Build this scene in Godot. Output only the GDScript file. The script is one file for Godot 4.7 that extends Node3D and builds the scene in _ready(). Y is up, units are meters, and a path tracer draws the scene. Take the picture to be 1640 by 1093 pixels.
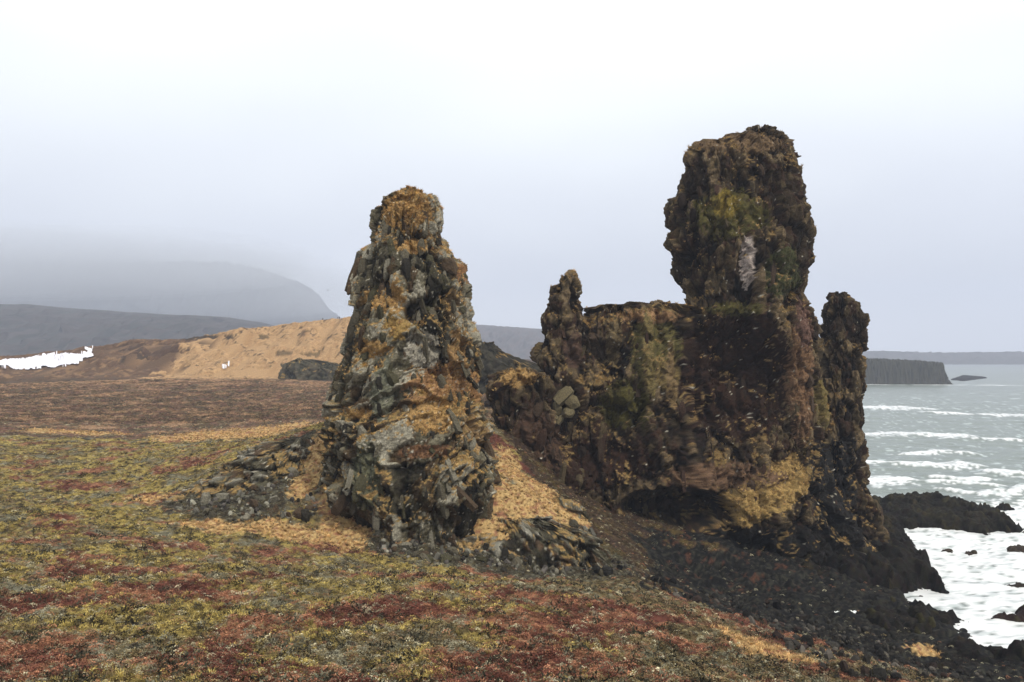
extends Node3D
# A craggy coast: two rock stacks on a moor above a foaming sea, under an overcast sky.
# y up, metres, sea level at y = 0. The camera stands on a hill 38 m above the sea.

const F := 1319.3
const EYE := Vector3(0, 38, 0)
const PITCH := 0.01933
var rng := RandomNumberGenerator.new()
var n_big: FastNoiseLite
var n_mid: FastNoiseLite
var n_small: FastNoiseLite
var n_fine: FastNoiseLite
var n_ridge: FastNoiseLite
var c_block: FastNoiseLite
var c_stone: FastNoiseLite
var c_chip: FastNoiseLite
var c_crack: FastNoiseLite
var d_block: FastNoiseLite
var d_stone: FastNoiseLite
var names := {}
var M := {}
var stones: Array = []
var slabs: Array = []

# ---------------------------------------------------------------- helpers
func P(u: float, v: float, d: float) -> Vector3:      # a point of the place: direction of a photo pixel, d metres away
	var x := (u - 820.0) / F
	var y := -(v - 546.5) / F
	var yy := y * cos(PITCH) + sin(PITCH)
	var zz := y * sin(PITCH) - cos(PITCH)
	return EYE + Vector3(x, yy, zz) * (d / -zz)

func at_sea(u: float, v: float, level := 0.0) -> Vector3:
	var a := P(u, v, 1.0) - EYE
	return EYE + a * ((level - EYE.y) / a.y)

func numbered(called: String) -> String:
	names[called] = names.get(called, -1) + 1
	return called if names[called] == 0 else "%s_%03d" % [called, names[called]]

func tag(o: Node, label: String, category: String, group := "") -> void:
	o.set_meta("label", label)
	o.set_meta("category", category)
	if group:
		o.set_meta("group", group)

func put(called: String, mesh: Mesh, mat: Material, parent: Node = self) -> MeshInstance3D:
	var o := MeshInstance3D.new()
	o.name = numbered(called) if parent == self else called
	o.mesh = mesh
	o.material_override = mat
	parent.add_child(o, true)
	return o

func base(called: String, where: Vector3) -> Node3D:
	var o := Node3D.new()
	o.name = numbered(called)
	add_child(o)
	o.position = where
	return o

func noise(kind: int, freq: float, octaves: int, sd: int) -> FastNoiseLite:
	var n := FastNoiseLite.new()
	n.noise_type = kind
	n.frequency = freq
	n.seed = sd
	n.fractal_octaves = octaves
	if octaves == 1:
		n.fractal_type = FastNoiseLite.FRACTAL_NONE
	return n

func cells(freq: float, sd: int, ret: int) -> FastNoiseLite:
	var n := noise(FastNoiseLite.TYPE_CELLULAR, freq, 1, sd)
	n.cellular_return_type = ret
	n.cellular_distance_function = FastNoiseLite.DISTANCE_EUCLIDEAN
	n.cellular_jitter = 0.95
	n.domain_warp_enabled = true
	n.domain_warp_frequency = freq * 0.7
	n.domain_warp_amplitude = 0.22 / freq
	n.domain_warp_fractal_octaves = 2
	return n

func grid_mesh(pos: PackedVector3Array, w: int, h: int, wrap: bool, col: PackedColorArray, nor: PackedVector3Array, keep := PackedByteArray(), all_in := false) -> ArrayMesh:
	var idx := PackedInt32Array()
	for j in h - 1:
		for i in (w if wrap else w - 1):
			var a := j * w + i
			var d := j * w + (i + 1) % w
			var b := a + w
			var c := d + w
			if keep.size() and (keep[a] + keep[b] + keep[c] + keep[d] < (4 if all_in else 1)):
				continue
			idx.append_array(PackedInt32Array([a, b, c, a, c, d]))
	var arr := []
	arr.resize(Mesh.ARRAY_MAX)
	arr[Mesh.ARRAY_VERTEX] = pos
	arr[Mesh.ARRAY_NORMAL] = nor
	if col.size():
		arr[Mesh.ARRAY_COLOR] = col
	arr[Mesh.ARRAY_INDEX] = idx
	var m := ArrayMesh.new()
	m.add_surface_from_arrays(Mesh.PRIMITIVE_TRIANGLES, arr)
	return m

func grid_normals(pos: PackedVector3Array, w: int, h: int, wrap: bool) -> PackedVector3Array:
	var nor := PackedVector3Array()
	nor.resize(pos.size())
	for j in h:
		var j0 := maxi(j - 1, 0) * w
		var j1 := mini(j + 1, h - 1) * w
		for i in w:
			var i0 := (i - 1 + w) % w if wrap else maxi(i - 1, 0)
			var i1 := (i + 1) % w if wrap else mini(i + 1, w - 1)
			var r := j * w
			var n := (pos[r + i1] - pos[r + i0]).cross(pos[j1 + i] - pos[j0 + i])
			var l := n.length()
			nor[r + i] = n / l if l > 1e-9 else Vector3.UP
	return nor

func flat_mesh(tris: PackedVector3Array, cols := PackedColorArray(), centre := Vector3.INF) -> ArrayMesh:
	var nor := PackedVector3Array()
	nor.resize(tris.size())
	for k in range(0, tris.size(), 3):
		var n := (tris[k + 2] - tris[k]).cross(tris[k + 1] - tris[k]).normalized()
		if centre != Vector3.INF and n.dot((tris[k] + tris[k + 1] + tris[k + 2]) / 3.0 - centre) < 0:
			n = -n
			var s := tris[k + 1]
			tris[k + 1] = tris[k + 2]
			tris[k + 2] = s
		nor[k] = n
		nor[k + 1] = n
		nor[k + 2] = n
	var arr := []
	arr.resize(Mesh.ARRAY_MAX)
	arr[Mesh.ARRAY_VERTEX] = tris
	arr[Mesh.ARRAY_NORMAL] = nor
	if cols.size():
		arr[Mesh.ARRAY_COLOR] = cols
	var m := ArrayMesh.new()
	m.add_surface_from_arrays(Mesh.PRIMITIVE_TRIANGLES, arr)
	return m

func sstep(a: float, b: float, x: float) -> float:
	return smoothstep(a, b, x)

# ---------------------------------------------------------------- ground shape
var knots: Array = []          # Vector3 control points of the ground
var weights := PackedFloat64Array()
const NX0 := -180.0
const NZ0 := -300.0
const NSTEP := 3.0
const NW := 121
const NH := 121
const FX0 := -2400.0
const FZ0 := -3000.0
const FSTEP := 40.0
const FW := 121
const FH := 86
var near_h := PackedFloat32Array()
var far_h := PackedFloat32Array()

func solve_ground() -> void:
	# thin plate through the knots, in units of 100 m
	var n := knots.size()
	var m := n + 3
	var a := []
	for i in m:
		var row := PackedFloat64Array()
		row.resize(m + 1)
		a.append(row)
	for i in n:
		for j in n:
			var dx: float = (knots[i].x - knots[j].x) / 100.0
			var dz: float = (knots[i].z - knots[j].z) / 100.0
			var r2 := dx * dx + dz * dz
			a[i][j] = r2 * log(r2) * 0.5 if r2 > 1e-12 else 0.002
		a[i][n] = 1.0
		a[i][n + 1] = knots[i].x / 100.0
		a[i][n + 2] = knots[i].z / 100.0
		a[n][i] = 1.0
		a[n + 1][i] = knots[i].x / 100.0
		a[n + 2][i] = knots[i].z / 100.0
		a[i][m] = knots[i].y
	for c in m:
		var best := c
		for r in range(c + 1, m):
			if absf(a[r][c]) > absf(a[best][c]):
				best = r
		var t = a[c]
		a[c] = a[best]
		a[best] = t
		var pr: PackedFloat64Array = a[c]
		for r in range(c + 1, m):
			var row: PackedFloat64Array = a[r]
			var k: float = row[c] / pr[c]
			if k != 0.0:
				for q in range(c, m + 1):
					row[q] -= k * pr[q]
				a[r] = row
	weights.resize(m)
	for c in range(m - 1, -1, -1):
		var s: float = a[c][m]
		for q in range(c + 1, m):
			s -= a[c][q] * weights[q]
		weights[c] = s / a[c][c]

func plate(x: float, z: float) -> float:
	var n := knots.size()
	var s := weights[n] + weights[n + 1] * x / 100.0 + weights[n + 2] * z / 100.0
	for i in n:
		var k: Vector3 = knots[i]
		var dx := (x - k.x) * 0.01
		var dz := (z - k.z) * 0.01
		var r2 := dx * dx + dz * dz
		if r2 > 1e-12:
			s += weights[i] * r2 * log(r2) * 0.5
	return s

func fill_ground() -> void:
	near_h.resize(NW * NH)
	for j in NH:
		for i in NW:
			near_h[j * NW + i] = plate(NX0 + i * NSTEP, NZ0 + j * NSTEP)
	far_h.resize(FW * FH)
	for j in FH:
		for i in FW:
			far_h[j * FW + i] = clampf(plate(FX0 + i * FSTEP, FZ0 + j * FSTEP), -8.0, 60.0)

func plain_h(x: float, z: float) -> float:
	var gx := (x - NX0) / NSTEP
	var gz := (z - NZ0) / NSTEP
	if gx >= 0.0 and gz >= 0.0 and gx < NW - 1.001 and gz < NH - 1.001:
		var i := int(gx)
		var j := int(gz)
		var fx := gx - i
		var fz := gz - j
		var k := j * NW + i
		return lerpf(lerpf(near_h[k], near_h[k + 1], fx), lerpf(near_h[k + NW], near_h[k + NW + 1], fx), fz)
	gx = clampf((x - FX0) / FSTEP, 0.0, FW - 1.001)
	gz = clampf((z - FZ0) / FSTEP, 0.0, FH - 1.001)
	var i2 := int(gx)
	var j2 := int(gz)
	var fx2 := gx - i2
	var fz2 := gz - j2
	var k2 := j2 * FW + i2
	return lerpf(lerpf(far_h[k2], far_h[k2 + 1], fx2), lerpf(far_h[k2 + FW], far_h[k2 + FW + 1], fx2), fz2)

# the sandy hill: crest heights along x at z about -450
var crest_x := PackedFloat32Array()
var crest_y := PackedFloat32Array()
func crest_at(x: float) -> float:
	if x <= crest_x[0]:
		return crest_y[0]
	if x > crest_x[crest_x.size() - 1]:
		return -60.0
	for i in crest_x.size() - 1:
		if x < crest_x[i + 1]:
			return lerpf(crest_y[i], crest_y[i + 1], smoothstep(crest_x[i], crest_x[i + 1], x))
	return crest_y[crest_y.size() - 1]

func hill_h(x: float, z: float) -> float:
	if z > -385.0 or z < -700.0:
		return -100.0
	var top := crest_at(x)
	var foot := 27.0
	if top < 30.0:
		return -100.0
	var zz := z + n_big.get_noise_2d(x * 0.6, 40.0 + z * 0.5) * 9.0
	if zz > -452.0:
		var t := clampf((-398.0 - zz) / 54.0, 0.0, 1.0)
		var bowl := t * t * 0.55 + t * 0.45
		return lerpf(foot - 3.0, top, bowl) + n_mid.get_noise_2d(x * 0.5, z * 0.5) * 1.6 * t * (1.0 - t) * 4.0
	var s := clampf((-452.0 - zz) / 240.0, 0.0, 1.0)
	return lerpf(top, 20.0, s * s)

func ground(x: float, z: float) -> float:
	var h := plain_h(x, z)
	if z < -385.0 and z > -700.0:
		h = maxf(h, hill_h(x, z))
	return h

func bumps(x: float, z: float) -> float:
	var b := n_mid.get_noise_2d(x, z) * 0.55 + n_small.get_noise_2d(x, z) * 0.34
	return b

func H(x: float, z: float) -> float:
	return ground(x, z) + bumps(x, z)

func hit(u: float, v: float) -> Vector3:      # where the ray of a photo pixel meets the ground
	var dir := P(u, v, 1.0) - EYE
	var d := 30.0 if v > 640.0 else 250.0
	while d < 1400.0:
		var p := EYE + dir * d
		if p.y < H(p.x, p.z):
			return Vector3(p.x, H(p.x, p.z), p.z)
		d *= 1.006
	return EYE + dir * d

# ---------------------------------------------------------------- rocks
func icosahedron() -> Array:
	var t := (1.0 + sqrt(5.0)) / 2.0
	var v := [Vector3(-1, t, 0), Vector3(1, t, 0), Vector3(-1, -t, 0), Vector3(1, -t, 0), Vector3(0, -1, t), Vector3(0, 1, t), Vector3(0, -1, -t), Vector3(0, 1, -t), Vector3(t, 0, -1), Vector3(t, 0, 1), Vector3(-t, 0, -1), Vector3(-t, 0, 1)]
	var f := [0, 11, 5, 0, 5, 1, 0, 1, 7, 0, 7, 10, 0, 10, 11, 1, 5, 9, 5, 11, 4, 11, 10, 2, 10, 7, 6, 7, 1, 8, 3, 9, 4, 3, 4, 2, 3, 2, 6, 3, 6, 8, 3, 8, 9, 4, 9, 5, 2, 4, 11, 6, 2, 10, 8, 6, 7, 9, 8, 1]
	return [v, f]

func stone_mesh(sd: int) -> ArrayMesh:        # an angular boulder about 1 m across
	rng.seed = 900 + sd
	var ico := icosahedron()
	var v: Array = ico[0]
	var planes := []
	for k in 8:
		planes.append([Vector3(rng.randfn(), rng.randfn(), rng.randfn()).normalized(), rng.randf_range(0.30, 0.5)])
	var pts := {}
	var tris := PackedVector3Array()
	var f: Array = ico[1]
	for k in range(0, f.size(), 3):
		var a: Vector3 = v[f[k]]
		var b: Vector3 = v[f[k + 1]]
		var c: Vector3 = v[f[k + 2]]
		var ab := (a + b) / 2
		var bc := (b + c) / 2
		var ca := (c + a) / 2
		for q in [a, ab, ca, b, bc, ab, c, ca, bc, ab, bc, ca]:
			var dir: Vector3 = q.normalized()
			if not pts.has(q):
				var r := 0.62
				for pl in planes:
					var dn := dir.dot(pl[0])
					if dn > 0.05:
						r = minf(r, pl[1] / dn)
				pts[q] = dir * r * rng.randf_range(0.95, 1.05)
			tris.append(pts[q])
	return flat_mesh(tris, PackedColorArray(), Vector3.ZERO)

func slab_mesh(sd: int) -> ArrayMesh:          # a broken slab, long in y
	rng.seed = 700 + sd
	var tris := PackedVector3Array()
	var hx := rng.randf_range(0.26, 0.42)
	var hz := rng.randf_range(0.22, 0.36)
	var ring := []
	var levels := [-0.5, rng.randf_range(-0.15, 0.1), rng.randf_range(0.3, 0.42), 0.5]
	for l in 4:
		var s: float = [0.9, 1.0, 0.85, 0.5][l]
		var row := []
		for k in 5:
			var a := TAU * k / 5.0 + sd
			row.append(Vector3(cos(a) * hx * s * rng.randf_range(0.8, 1.15), levels[l] + rng.randf_range(-0.07, 0.07), sin(a) * hz * s * rng.randf_range(0.8, 1.15)))
		ring.append(row)
	for l in 3:
		for k in 5:
			var a: Vector3 = ring[l][k]
			var b: Vector3 = ring[l][(k + 1) % 5]
			var c: Vector3 = ring[l + 1][(k + 1) % 5]
			var d: Vector3 = ring[l + 1][k]
			tris.append_array([a, b, c, a, c, d])
	for k in range(1, 4):
		tris.append_array([ring[0][0], ring[0][k], ring[0][k + 1], ring[3][0], ring[3][k], ring[3][k + 1]])
	return flat_mesh(tris, PackedColorArray(), Vector3.ZERO)

func interp_rows(rows: Array, y: float) -> Array:      # rows: [y, xl, xr, b, zc], falling y
	if y >= rows[0][0]:
		return rows[0]
	for i in rows.size() - 1:
		if y >= rows[i + 1][0]:
			var t: float = (rows[i][0] - y) / maxf(rows[i][0] - rows[i + 1][0], 1e-5)
			var o := []
			for k in 5:
				o.append(lerpf(rows[i][k], rows[i + 1][k], t))
			return o
	return rows[rows.size() - 1]

# lofted rock mass. trace: [v, ul, ur, half depth, distance] from the photograph; st: style
func loft(trace: Array, st: Dictionary) -> Dictionary:
	var rows := []
	for r in trace:
		var l := P(r[1], r[0], r[4])
		var q := P(r[2], r[0], r[4])
		rows.append([l.y, l.x, q.x, r[3], l.z])
	var step: float = st.get("step", 0.22)
	var ytop: float = rows[0][0]
	var ybot: float = rows[rows.size() - 1][0]
	var nrow := int((ytop - ybot) / step) + 1
	var widest := 0.0
	for r in rows:
		widest = maxf(widest, (r[2] - r[1]) * 0.5 + r[3] * 0.6)
	var nfront := int(widest * 2.3 / step)
	var nback := int(nfront * 0.3)
	var w := nfront + nback
	var angles := PackedFloat32Array()
	for i in nfront:
		angles.append(lerpf(-0.45, PI + 0.45, float(i) / nfront))
	for i in nback:
		angles.append(lerpf(PI + 0.45, TAU - 0.45, float(i) / nback))
	var caps := [0.02, 0.2, 0.4, 0.58, 0.74, 0.86, 0.95]
	var h := nrow + caps.size()
	var pos := PackedVector3Array()
	pos.resize(w * h)
	var out := PackedVector3Array()
	out.resize(w * h)
	var power: float = st.get("power", 0.75)
	var cap_h: float = st.get("cap", 0.8)
	var inset: float = st.get("inset", 0.0)
	for j in h:
		var sc := 1.0
		var y := ytop
		if j < caps.size():
			sc = caps[j]
			y = ytop + cap_h * (1.0 - sc * sc)
		else:
			y = ytop - (j - caps.size()) * step
		var r := interp_rows(rows, minf(y, ytop))
		var cx: float = (r[1] + r[2]) * 0.5
		var a: float = maxf((r[2] - r[1]) * 0.5 - inset, (r[2] - r[1]) * 0.32) * sc
		var b: float = maxf(r[3] - inset * 0.5, r[3] * 0.6) * sc
		var zc: float = r[4]
		for i in w:
			var c := cos(angles[i])
			var s := sin(angles[i])
			var px := signf(c) * pow(absf(c), power)
			var pz := signf(s) * pow(absf(s), power)
			pos[j * w + i] = Vector3(cx + px * a, y, zc + pz * b)
			var n := Vector3(c / maxf(a, 0.3), 0.0, s / maxf(b, 0.3)).normalized()
			if sc < 1.0:
				n = (n * sc + Vector3.UP * (1.0 - sc)).normalized()
			out[j * w + i] = n
	# relief: shear blocks, cracks and ledges pushed out along the rough outward direction
	var fan: float = st.get("fan", 0.0)
	var fx: float = st.get("fan_x", 0.0)
	var fw: float = st.get("fan_w", 10.0)
	var sy: float = st.get("stretch", 0.55)
	var tilt: float = st.get("tilt", 0.0)
	var A: float = st.get("A", 1.1)
	var B: float = st.get("B", 0.55)
	var C: float = st.get("C", 0.28)
	var D: float = st.get("D", 0.9)
	var FA: float = st.get("facet", 1.2)
	var FB: float = st.get("facet_small", 0.9)
	var crk: float = st.get("crack", 0.6)
	var dents: Array = st.get("dents", [])
	var tone := PackedFloat32Array()
	tone.resize(w * h)
	var deep := PackedFloat32Array()
	deep.resize(w * h)
	for k in w * h:
		var p := pos[k]
		var n := out[k]
		var ang := tilt + fan * clampf((p.x - fx) / fw, -1.3, 1.3) * clampf((p.y - 18.0) / 14.0, 0.1, 1.0)
		var ca := cos(ang)
		var sa := sin(ang)
		var q := Vector3(p.x * ca - p.y * sa, (p.x * sa + p.y * ca) * sy, p.z)
		var v1 := c_block.get_noise_3dv(q)
		var v2 := c_stone.get_noise_3dv(q)
		var v3 := c_chip.get_noise_3dv(q)
		var e := c_crack.get_noise_3dv(q) + 1.0
		var d := v1 * A + v2 * B + v3 * C + n_big.get_noise_3dv(p) * D + n_fine.get_noise_3dv(p * 1.6) * 0.22
		d -= crk * (1.0 - smoothstep(0.02, 0.2, e)) + (d_block.get_noise_3dv(q) + 0.55) * FA + (d_stone.get_noise_3dv(q) + 0.55) * FB
		tone[k] = v2
		deep[k] = v3
		var push := 0.0
		if n.z > -0.3:
			for t in dents:
				var ddx: float = p.x - t[0]
				var ddy: float = p.y - t[1]
				var dx: float = (ddx * t[6] + ddy * t[7]) / t[2]
				var dy: float = (ddy * t[6] - ddx * t[7]) / t[3]
				var rr := dx * dx + dy * dy
				if rr < 1.0:
					var g := 1.0 - rr
					push += t[4] * smoothstep(0.0, t[5], g)
		var np := p + n * d + Vector3(0, v2 * 0.25 + v3 * 0.2, 0)
		np.z -= push
		pos[k] = np
	var nor := grid_normals(pos, w, h, true)
	return {"pos": pos, "nor": nor, "w": w, "h": h, "tone": tone, "chip": deep}

func pick(pal: Array, t: float) -> Color:
	return pal[clampi(int(t * pal.size()), 0, pal.size() - 1)]

# colour of the rock surface: block by block from a palette, then lichen, droppings and growth where the photograph shows them
func paint_rock(l: Dictionary, st: Dictionary) -> PackedColorArray:
	var pos: PackedVector3Array = l.pos
	var nor: PackedVector3Array = l.nor
	var tone: PackedFloat32Array = l.tone
	var chip: PackedFloat32Array = l.chip
	var col := PackedColorArray()
	col.resize(pos.size())
	var pal: Array = st.palette
	var patches: Array = st.get("patches", [])
	var speck: float = st.get("speck", 0.5)
	var turf: Color = st.get("turf", Color(0.36, 0.22, 0.07))
	var turf_amt: float = st.get("turf_amount", 0.2)
	var grassy := PackedInt32Array()
	for k in pos.size():
		var p := pos[k]
		var n := nor[k]
		var f := n_fine.get_noise_3dv(p * 2.3)
		var m := n_mid.get_noise_3dv(p * 0.9)
		var c := pick(pal, tone[k] * 0.42 + chip[k] * 0.26 + m * 0.25 + 0.5)
		var g := n_small.get_noise_3dv(p * 1.7)
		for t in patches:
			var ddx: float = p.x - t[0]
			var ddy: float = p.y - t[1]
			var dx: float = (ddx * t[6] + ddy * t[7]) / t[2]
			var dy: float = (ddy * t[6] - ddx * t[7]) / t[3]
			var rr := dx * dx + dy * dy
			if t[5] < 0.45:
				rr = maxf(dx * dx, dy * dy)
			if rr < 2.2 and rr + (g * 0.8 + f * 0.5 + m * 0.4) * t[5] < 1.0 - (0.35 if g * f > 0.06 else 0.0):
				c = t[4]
		if c.r > 0.285 and c.g < c.r * 0.75 and n.y > -0.3:
			grassy.append(k)
		if f > speck and g > 0.0:
			c = Color(0.36, 0.34, 0.28)
		if n.y > 0.42 and m + g * 0.5 > 0.35 - turf_amt * 2.0:
			c = turf.lerp(Color(0.18, 0.13, 0.05), clampf(0.5 + f * 1.4, 0, 1))
			grassy.append(k)
		var j := 1.0 + f * 0.55 + g * 0.25
		col[k] = Color(c.r * j, c.g * j, c.b * j)
	l.grassy = grassy
	return col

func build_loft(called: String, parent: Node3D, trace: Array, st: Dictionary, mat: Material) -> Dictionary:
	var l := loft(trace, st)
	var col := paint_rock(l, st)
	var pos: PackedVector3Array = l.pos
	for k in pos.size():
		pos[k] -= parent.position
	var o := put(called, grid_mesh(pos, l.w, l.h, true, col, l.nor), mat, parent)
	l.node = o
	l.pos = pos
	return l

# loose and jutting blocks seated on a rock face
func blocks_on(parent: Node3D, l: Dictionary, count: int, smin: float, smax: float, mats: Array, st: Dictionary, sd: int, ylo := -1e9) -> void:
	var r := RandomNumberGenerator.new()
	r.seed = sd
	var pos: PackedVector3Array = l.pos
	var nor: PackedVector3Array = l.nor
	var made := 0
	var tries := 0
	while made < count and tries < count * 40:
		tries += 1
		var k := r.randi_range(l.w * 34, pos.size() - 1)
		var p := pos[k]
		var n := nor[k]
		if n.z < 0.0 or n.y < -0.25:
			continue
		var wp := p + parent.position
		if wp.y < ylo or wp.y < ground(wp.x, wp.z):
			continue
		var ang: float = st.get("tilt", 0.0) + st.get("fan", 0.0) * clampf((wp.x - st.get("fan_x", 0.0)) / st.get("fan_w", 10.0), -1.3, 1.3)
		var s := lerpf(smin, smax, pow(r.randf(), 2.0))
		var o := MeshInstance3D.new()
		o.name = "block"
		o.mesh = slabs[r.randi() % slabs.size()] if r.randf() < 0.7 else stones[r.randi() % stones.size()]
		o.material_override = mats[r.randi() % mats.size()]
		var bs := Basis(Vector3(0, 0, 1), ang + r.randfn() * 0.18) * Basis(Vector3(1, 0, 0), r.randfn() * 0.2) * Basis(Vector3.UP, r.randf() * TAU)
		o.basis = bs * Basis.from_scale(Vector3(s, s * r.randf_range(1.2, 2.6), s))
		o.position = p - n * s * 0.2
		parent.add_child(o, true)
		made += 1

func tufts_on(called: String, parent: Node3D, l: Dictionary, every: float, pal: Array, size: float, st: Dictionary, sd: int) -> void:
	var r := RandomNumberGenerator.new()
	r.seed = sd
	var pos: PackedVector3Array = l.pos
	var nor: PackedVector3Array = l.nor
	var spots := []
	for k in l.grassy:
		if r.randf() < every:
			spots.append([pos[k] - nor[k] * 0.05, nor[k]])
	scatter(called, parent, spots, M.grass_tuft, pal, size, sd)

func scatter(called: String, parent: Node3D, spots: Array, mesh: Mesh, pal: Array, size: float, sd: int) -> MultiMeshInstance3D:
	var r := RandomNumberGenerator.new()
	r.seed = sd
	var mm := MultiMesh.new()
	mm.transform_format = MultiMesh.TRANSFORM_3D
	mm.use_colors = true
	mm.mesh = mesh
	mm.instance_count = spots.size()
	var buf := PackedFloat32Array()
	buf.resize(spots.size() * 16)
	var at := 0
	for s in spots:
		var p: Vector3 = s[0]
		var z := size * (0.5 + 1.2 * pow(r.randf(), 1.8))
		var a := r.randf() * TAU
		var up: Vector3 = (s[1] * 0.5 + Vector3.UP).normalized()
		var bx := up.cross(Vector3(sin(a), 0, cos(a))).normalized()
		var bz := bx.cross(up)
		bx *= z
		bz *= z
		up *= z * r.randf_range(0.7, 1.3)
		var c: Color = s[2] if s.size() > 2 else pal[r.randi() % pal.size()]
		var j := 0.3 + 2.0 * r.randf() * r.randf_range(0.6, 1.0)
		buf[at] = bx.x; buf[at + 1] = up.x; buf[at + 2] = bz.x; buf[at + 3] = p.x
		buf[at + 4] = bx.y; buf[at + 5] = up.y; buf[at + 6] = bz.y; buf[at + 7] = p.y
		buf[at + 8] = bx.z; buf[at + 9] = up.z; buf[at + 10] = bz.z; buf[at + 11] = p.z
		buf[at + 12] = c.r * j; buf[at + 13] = c.g * j; buf[at + 14] = c.b * j; buf[at + 15] = 1.0
		at += 16
	mm.buffer = buf
	var o := MultiMeshInstance3D.new()
	o.name = numbered(called) if parent == self else called
	o.multimesh = mm
	o.material_override = M.plant
	o.set_meta("kind", "stuff")
	parent.add_child(o, true)
	return o

func grass_tuft_mesh() -> ArrayMesh:
	rng.seed = 41
	var t := PackedVector3Array()
	for k in 20:
		var a := rng.randf() * TAU
		var d := Vector3(cos(a), 0, sin(a))
		var s := Vector3(-d.z, 0, d.x) * 0.035
		var o := d * rng.randf() * 0.25
		var mid := o + d * 0.18 + Vector3(0, rng.randf_range(0.25, 0.45), 0)
		var tip := o + d * rng.randf_range(0.35, 0.65) + Vector3(0, rng.randf_range(0.2, 0.75), 0)
		t.append_array([o - s, o + s, mid + s * 0.8, o - s, mid + s * 0.8, mid - s * 0.8, mid - s * 0.8, mid + s * 0.8, tip])
	return up_normals(t)

func heather_mesh(sd: int) -> ArrayMesh:      # a low clump of twigs and leaves
	rng.seed = sd
	var t := PackedVector3Array()
	for k in 44:
		var a := rng.randf() * TAU
		var r := sqrt(rng.randf()) * 0.5
		var c := Vector3(cos(a) * r, (0.25 - r * r) * rng.randf_range(0.6, 1.5) + 0.03, sin(a) * r)
		var d := Vector3(rng.randfn(), rng.randf_range(-0.2, 0.9), rng.randfn()).normalized() * rng.randf_range(0.07, 0.17)
		var s := d.cross(Vector3(rng.randfn(), rng.randfn(), rng.randfn())).normalized() * rng.randf_range(0.025, 0.06)
		t.append_array([c - s, c + s, c + d])
	return up_normals(t)

func up_normals(t: PackedVector3Array) -> ArrayMesh:
	for k in range(0, t.size(), 3):
		var n := (t[k + 2] - t[k]).cross(t[k + 1] - t[k])
		if n.y < 0:
			var s := t[k + 1]
			t[k + 1] = t[k + 2]
			t[k + 2] = s
	return flat_mesh(t)

# a low rock shelf rising from the sea; outline on the waterline
func ledge(called: String, outline: Array, height: float, sd: int, label: String, category: String, group := "", pal: Array = [], step := 0.4, level := 0.0) -> void:
	var poly := PackedVector2Array()
	var lo := Vector2.INF
	var hi := -Vector2.INF
	for q in outline:
		var p := at_sea(q[0], q[1], level)
		poly.append(Vector2(p.x, p.z))
		lo = lo.min(Vector2(p.x, p.z))
		hi = hi.max(Vector2(p.x, p.z))
	lo -= Vector2(2, 2)
	hi += Vector2(2, 2)
	var w := int((hi.x - lo.x) / step) + 2
	var h := int((hi.y - lo.y) / step) + 2
	var pos := PackedVector3Array()
	pos.resize(w * h)
	var col := PackedColorArray()
	col.resize(w * h)
	var keep := PackedByteArray()
	keep.resize(w * h)
	var org := Vector3((lo.x + hi.x) / 2, level, (lo.y + hi.y) / 2)
	var palette: Array = pal if pal.size() else [Color(0.007, 0.0065, 0.006), Color(0.011, 0.010, 0.009), Color(0.016, 0.014, 0.012), Color(0.03, 0.025, 0.015)]
	var n := poly.size()
	for j in h:
		for i in w:
			var x := lo.x + i * step
			var z := hi.y - j * step
			var wx := x + n_small.get_noise_2d(x + sd, z) * 1.2
			var wz := z + n_small.get_noise_2d(x, z + sd + 50) * 1.2
			var pt := Vector2(wx, wz)
			var d := 1e9
			for k in n:
				d = minf(d, pt.distance_to(Geometry2D.get_closest_point_to_segment(pt, poly[k], poly[(k + 1) % n])))
			if not Geometry2D.is_point_in_polygon(pt, poly):
				d = -d
			var p3 := Vector3(x * 0.9, z * 0.35 + x * 0.12, float(sd))
			var c1 := c_stone.get_noise_3dv(p3)
			var c2 := c_chip.get_noise_3dv(p3)
			var e := smoothstep(-0.6, 2.6, d)
			var y := -1.0 + (height * (0.55 + 0.45 * smoothstep(0.0, 9.0, d)) + 1.0) * e + e * (c1 * 0.6 + c2 * 0.35 - (d_stone.get_noise_3dv(p3) + 0.5) * 0.9 + n_mid.get_noise_2d(x * 1.5, z * 1.5) * 1.0) * clampf(height * 0.5, 0.25, 1.0) + n_fine.get_noise_2d(x * 3.0, z * 3.0) * 0.15
			pos[j * w + i] = Vector3(x + n_fine.get_noise_2d(x * 2.0 + 9, z * 2.0) * 0.3, y + level, z) - org
			keep[j * w + i] = 1 if y > -0.9 else 0
			var c := pick(palette, 0.5 + c1 * 0.25 + c2 * 0.15 + n_mid.get_noise_2d(x, z) * 0.4)
			var jj := 1.0 + n_fine.get_noise_2d(x * 4.0, z * 4.0) * 0.5
			col[j * w + i] = Color(c.r * jj, c.g * jj, c.b * jj)
	var o := put(called, grid_mesh(pos, w, h, false, col, grid_normals(pos, w, h, false), keep), M.wet_rock)
	o.position = org
	tag(o, label, category, group)

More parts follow.
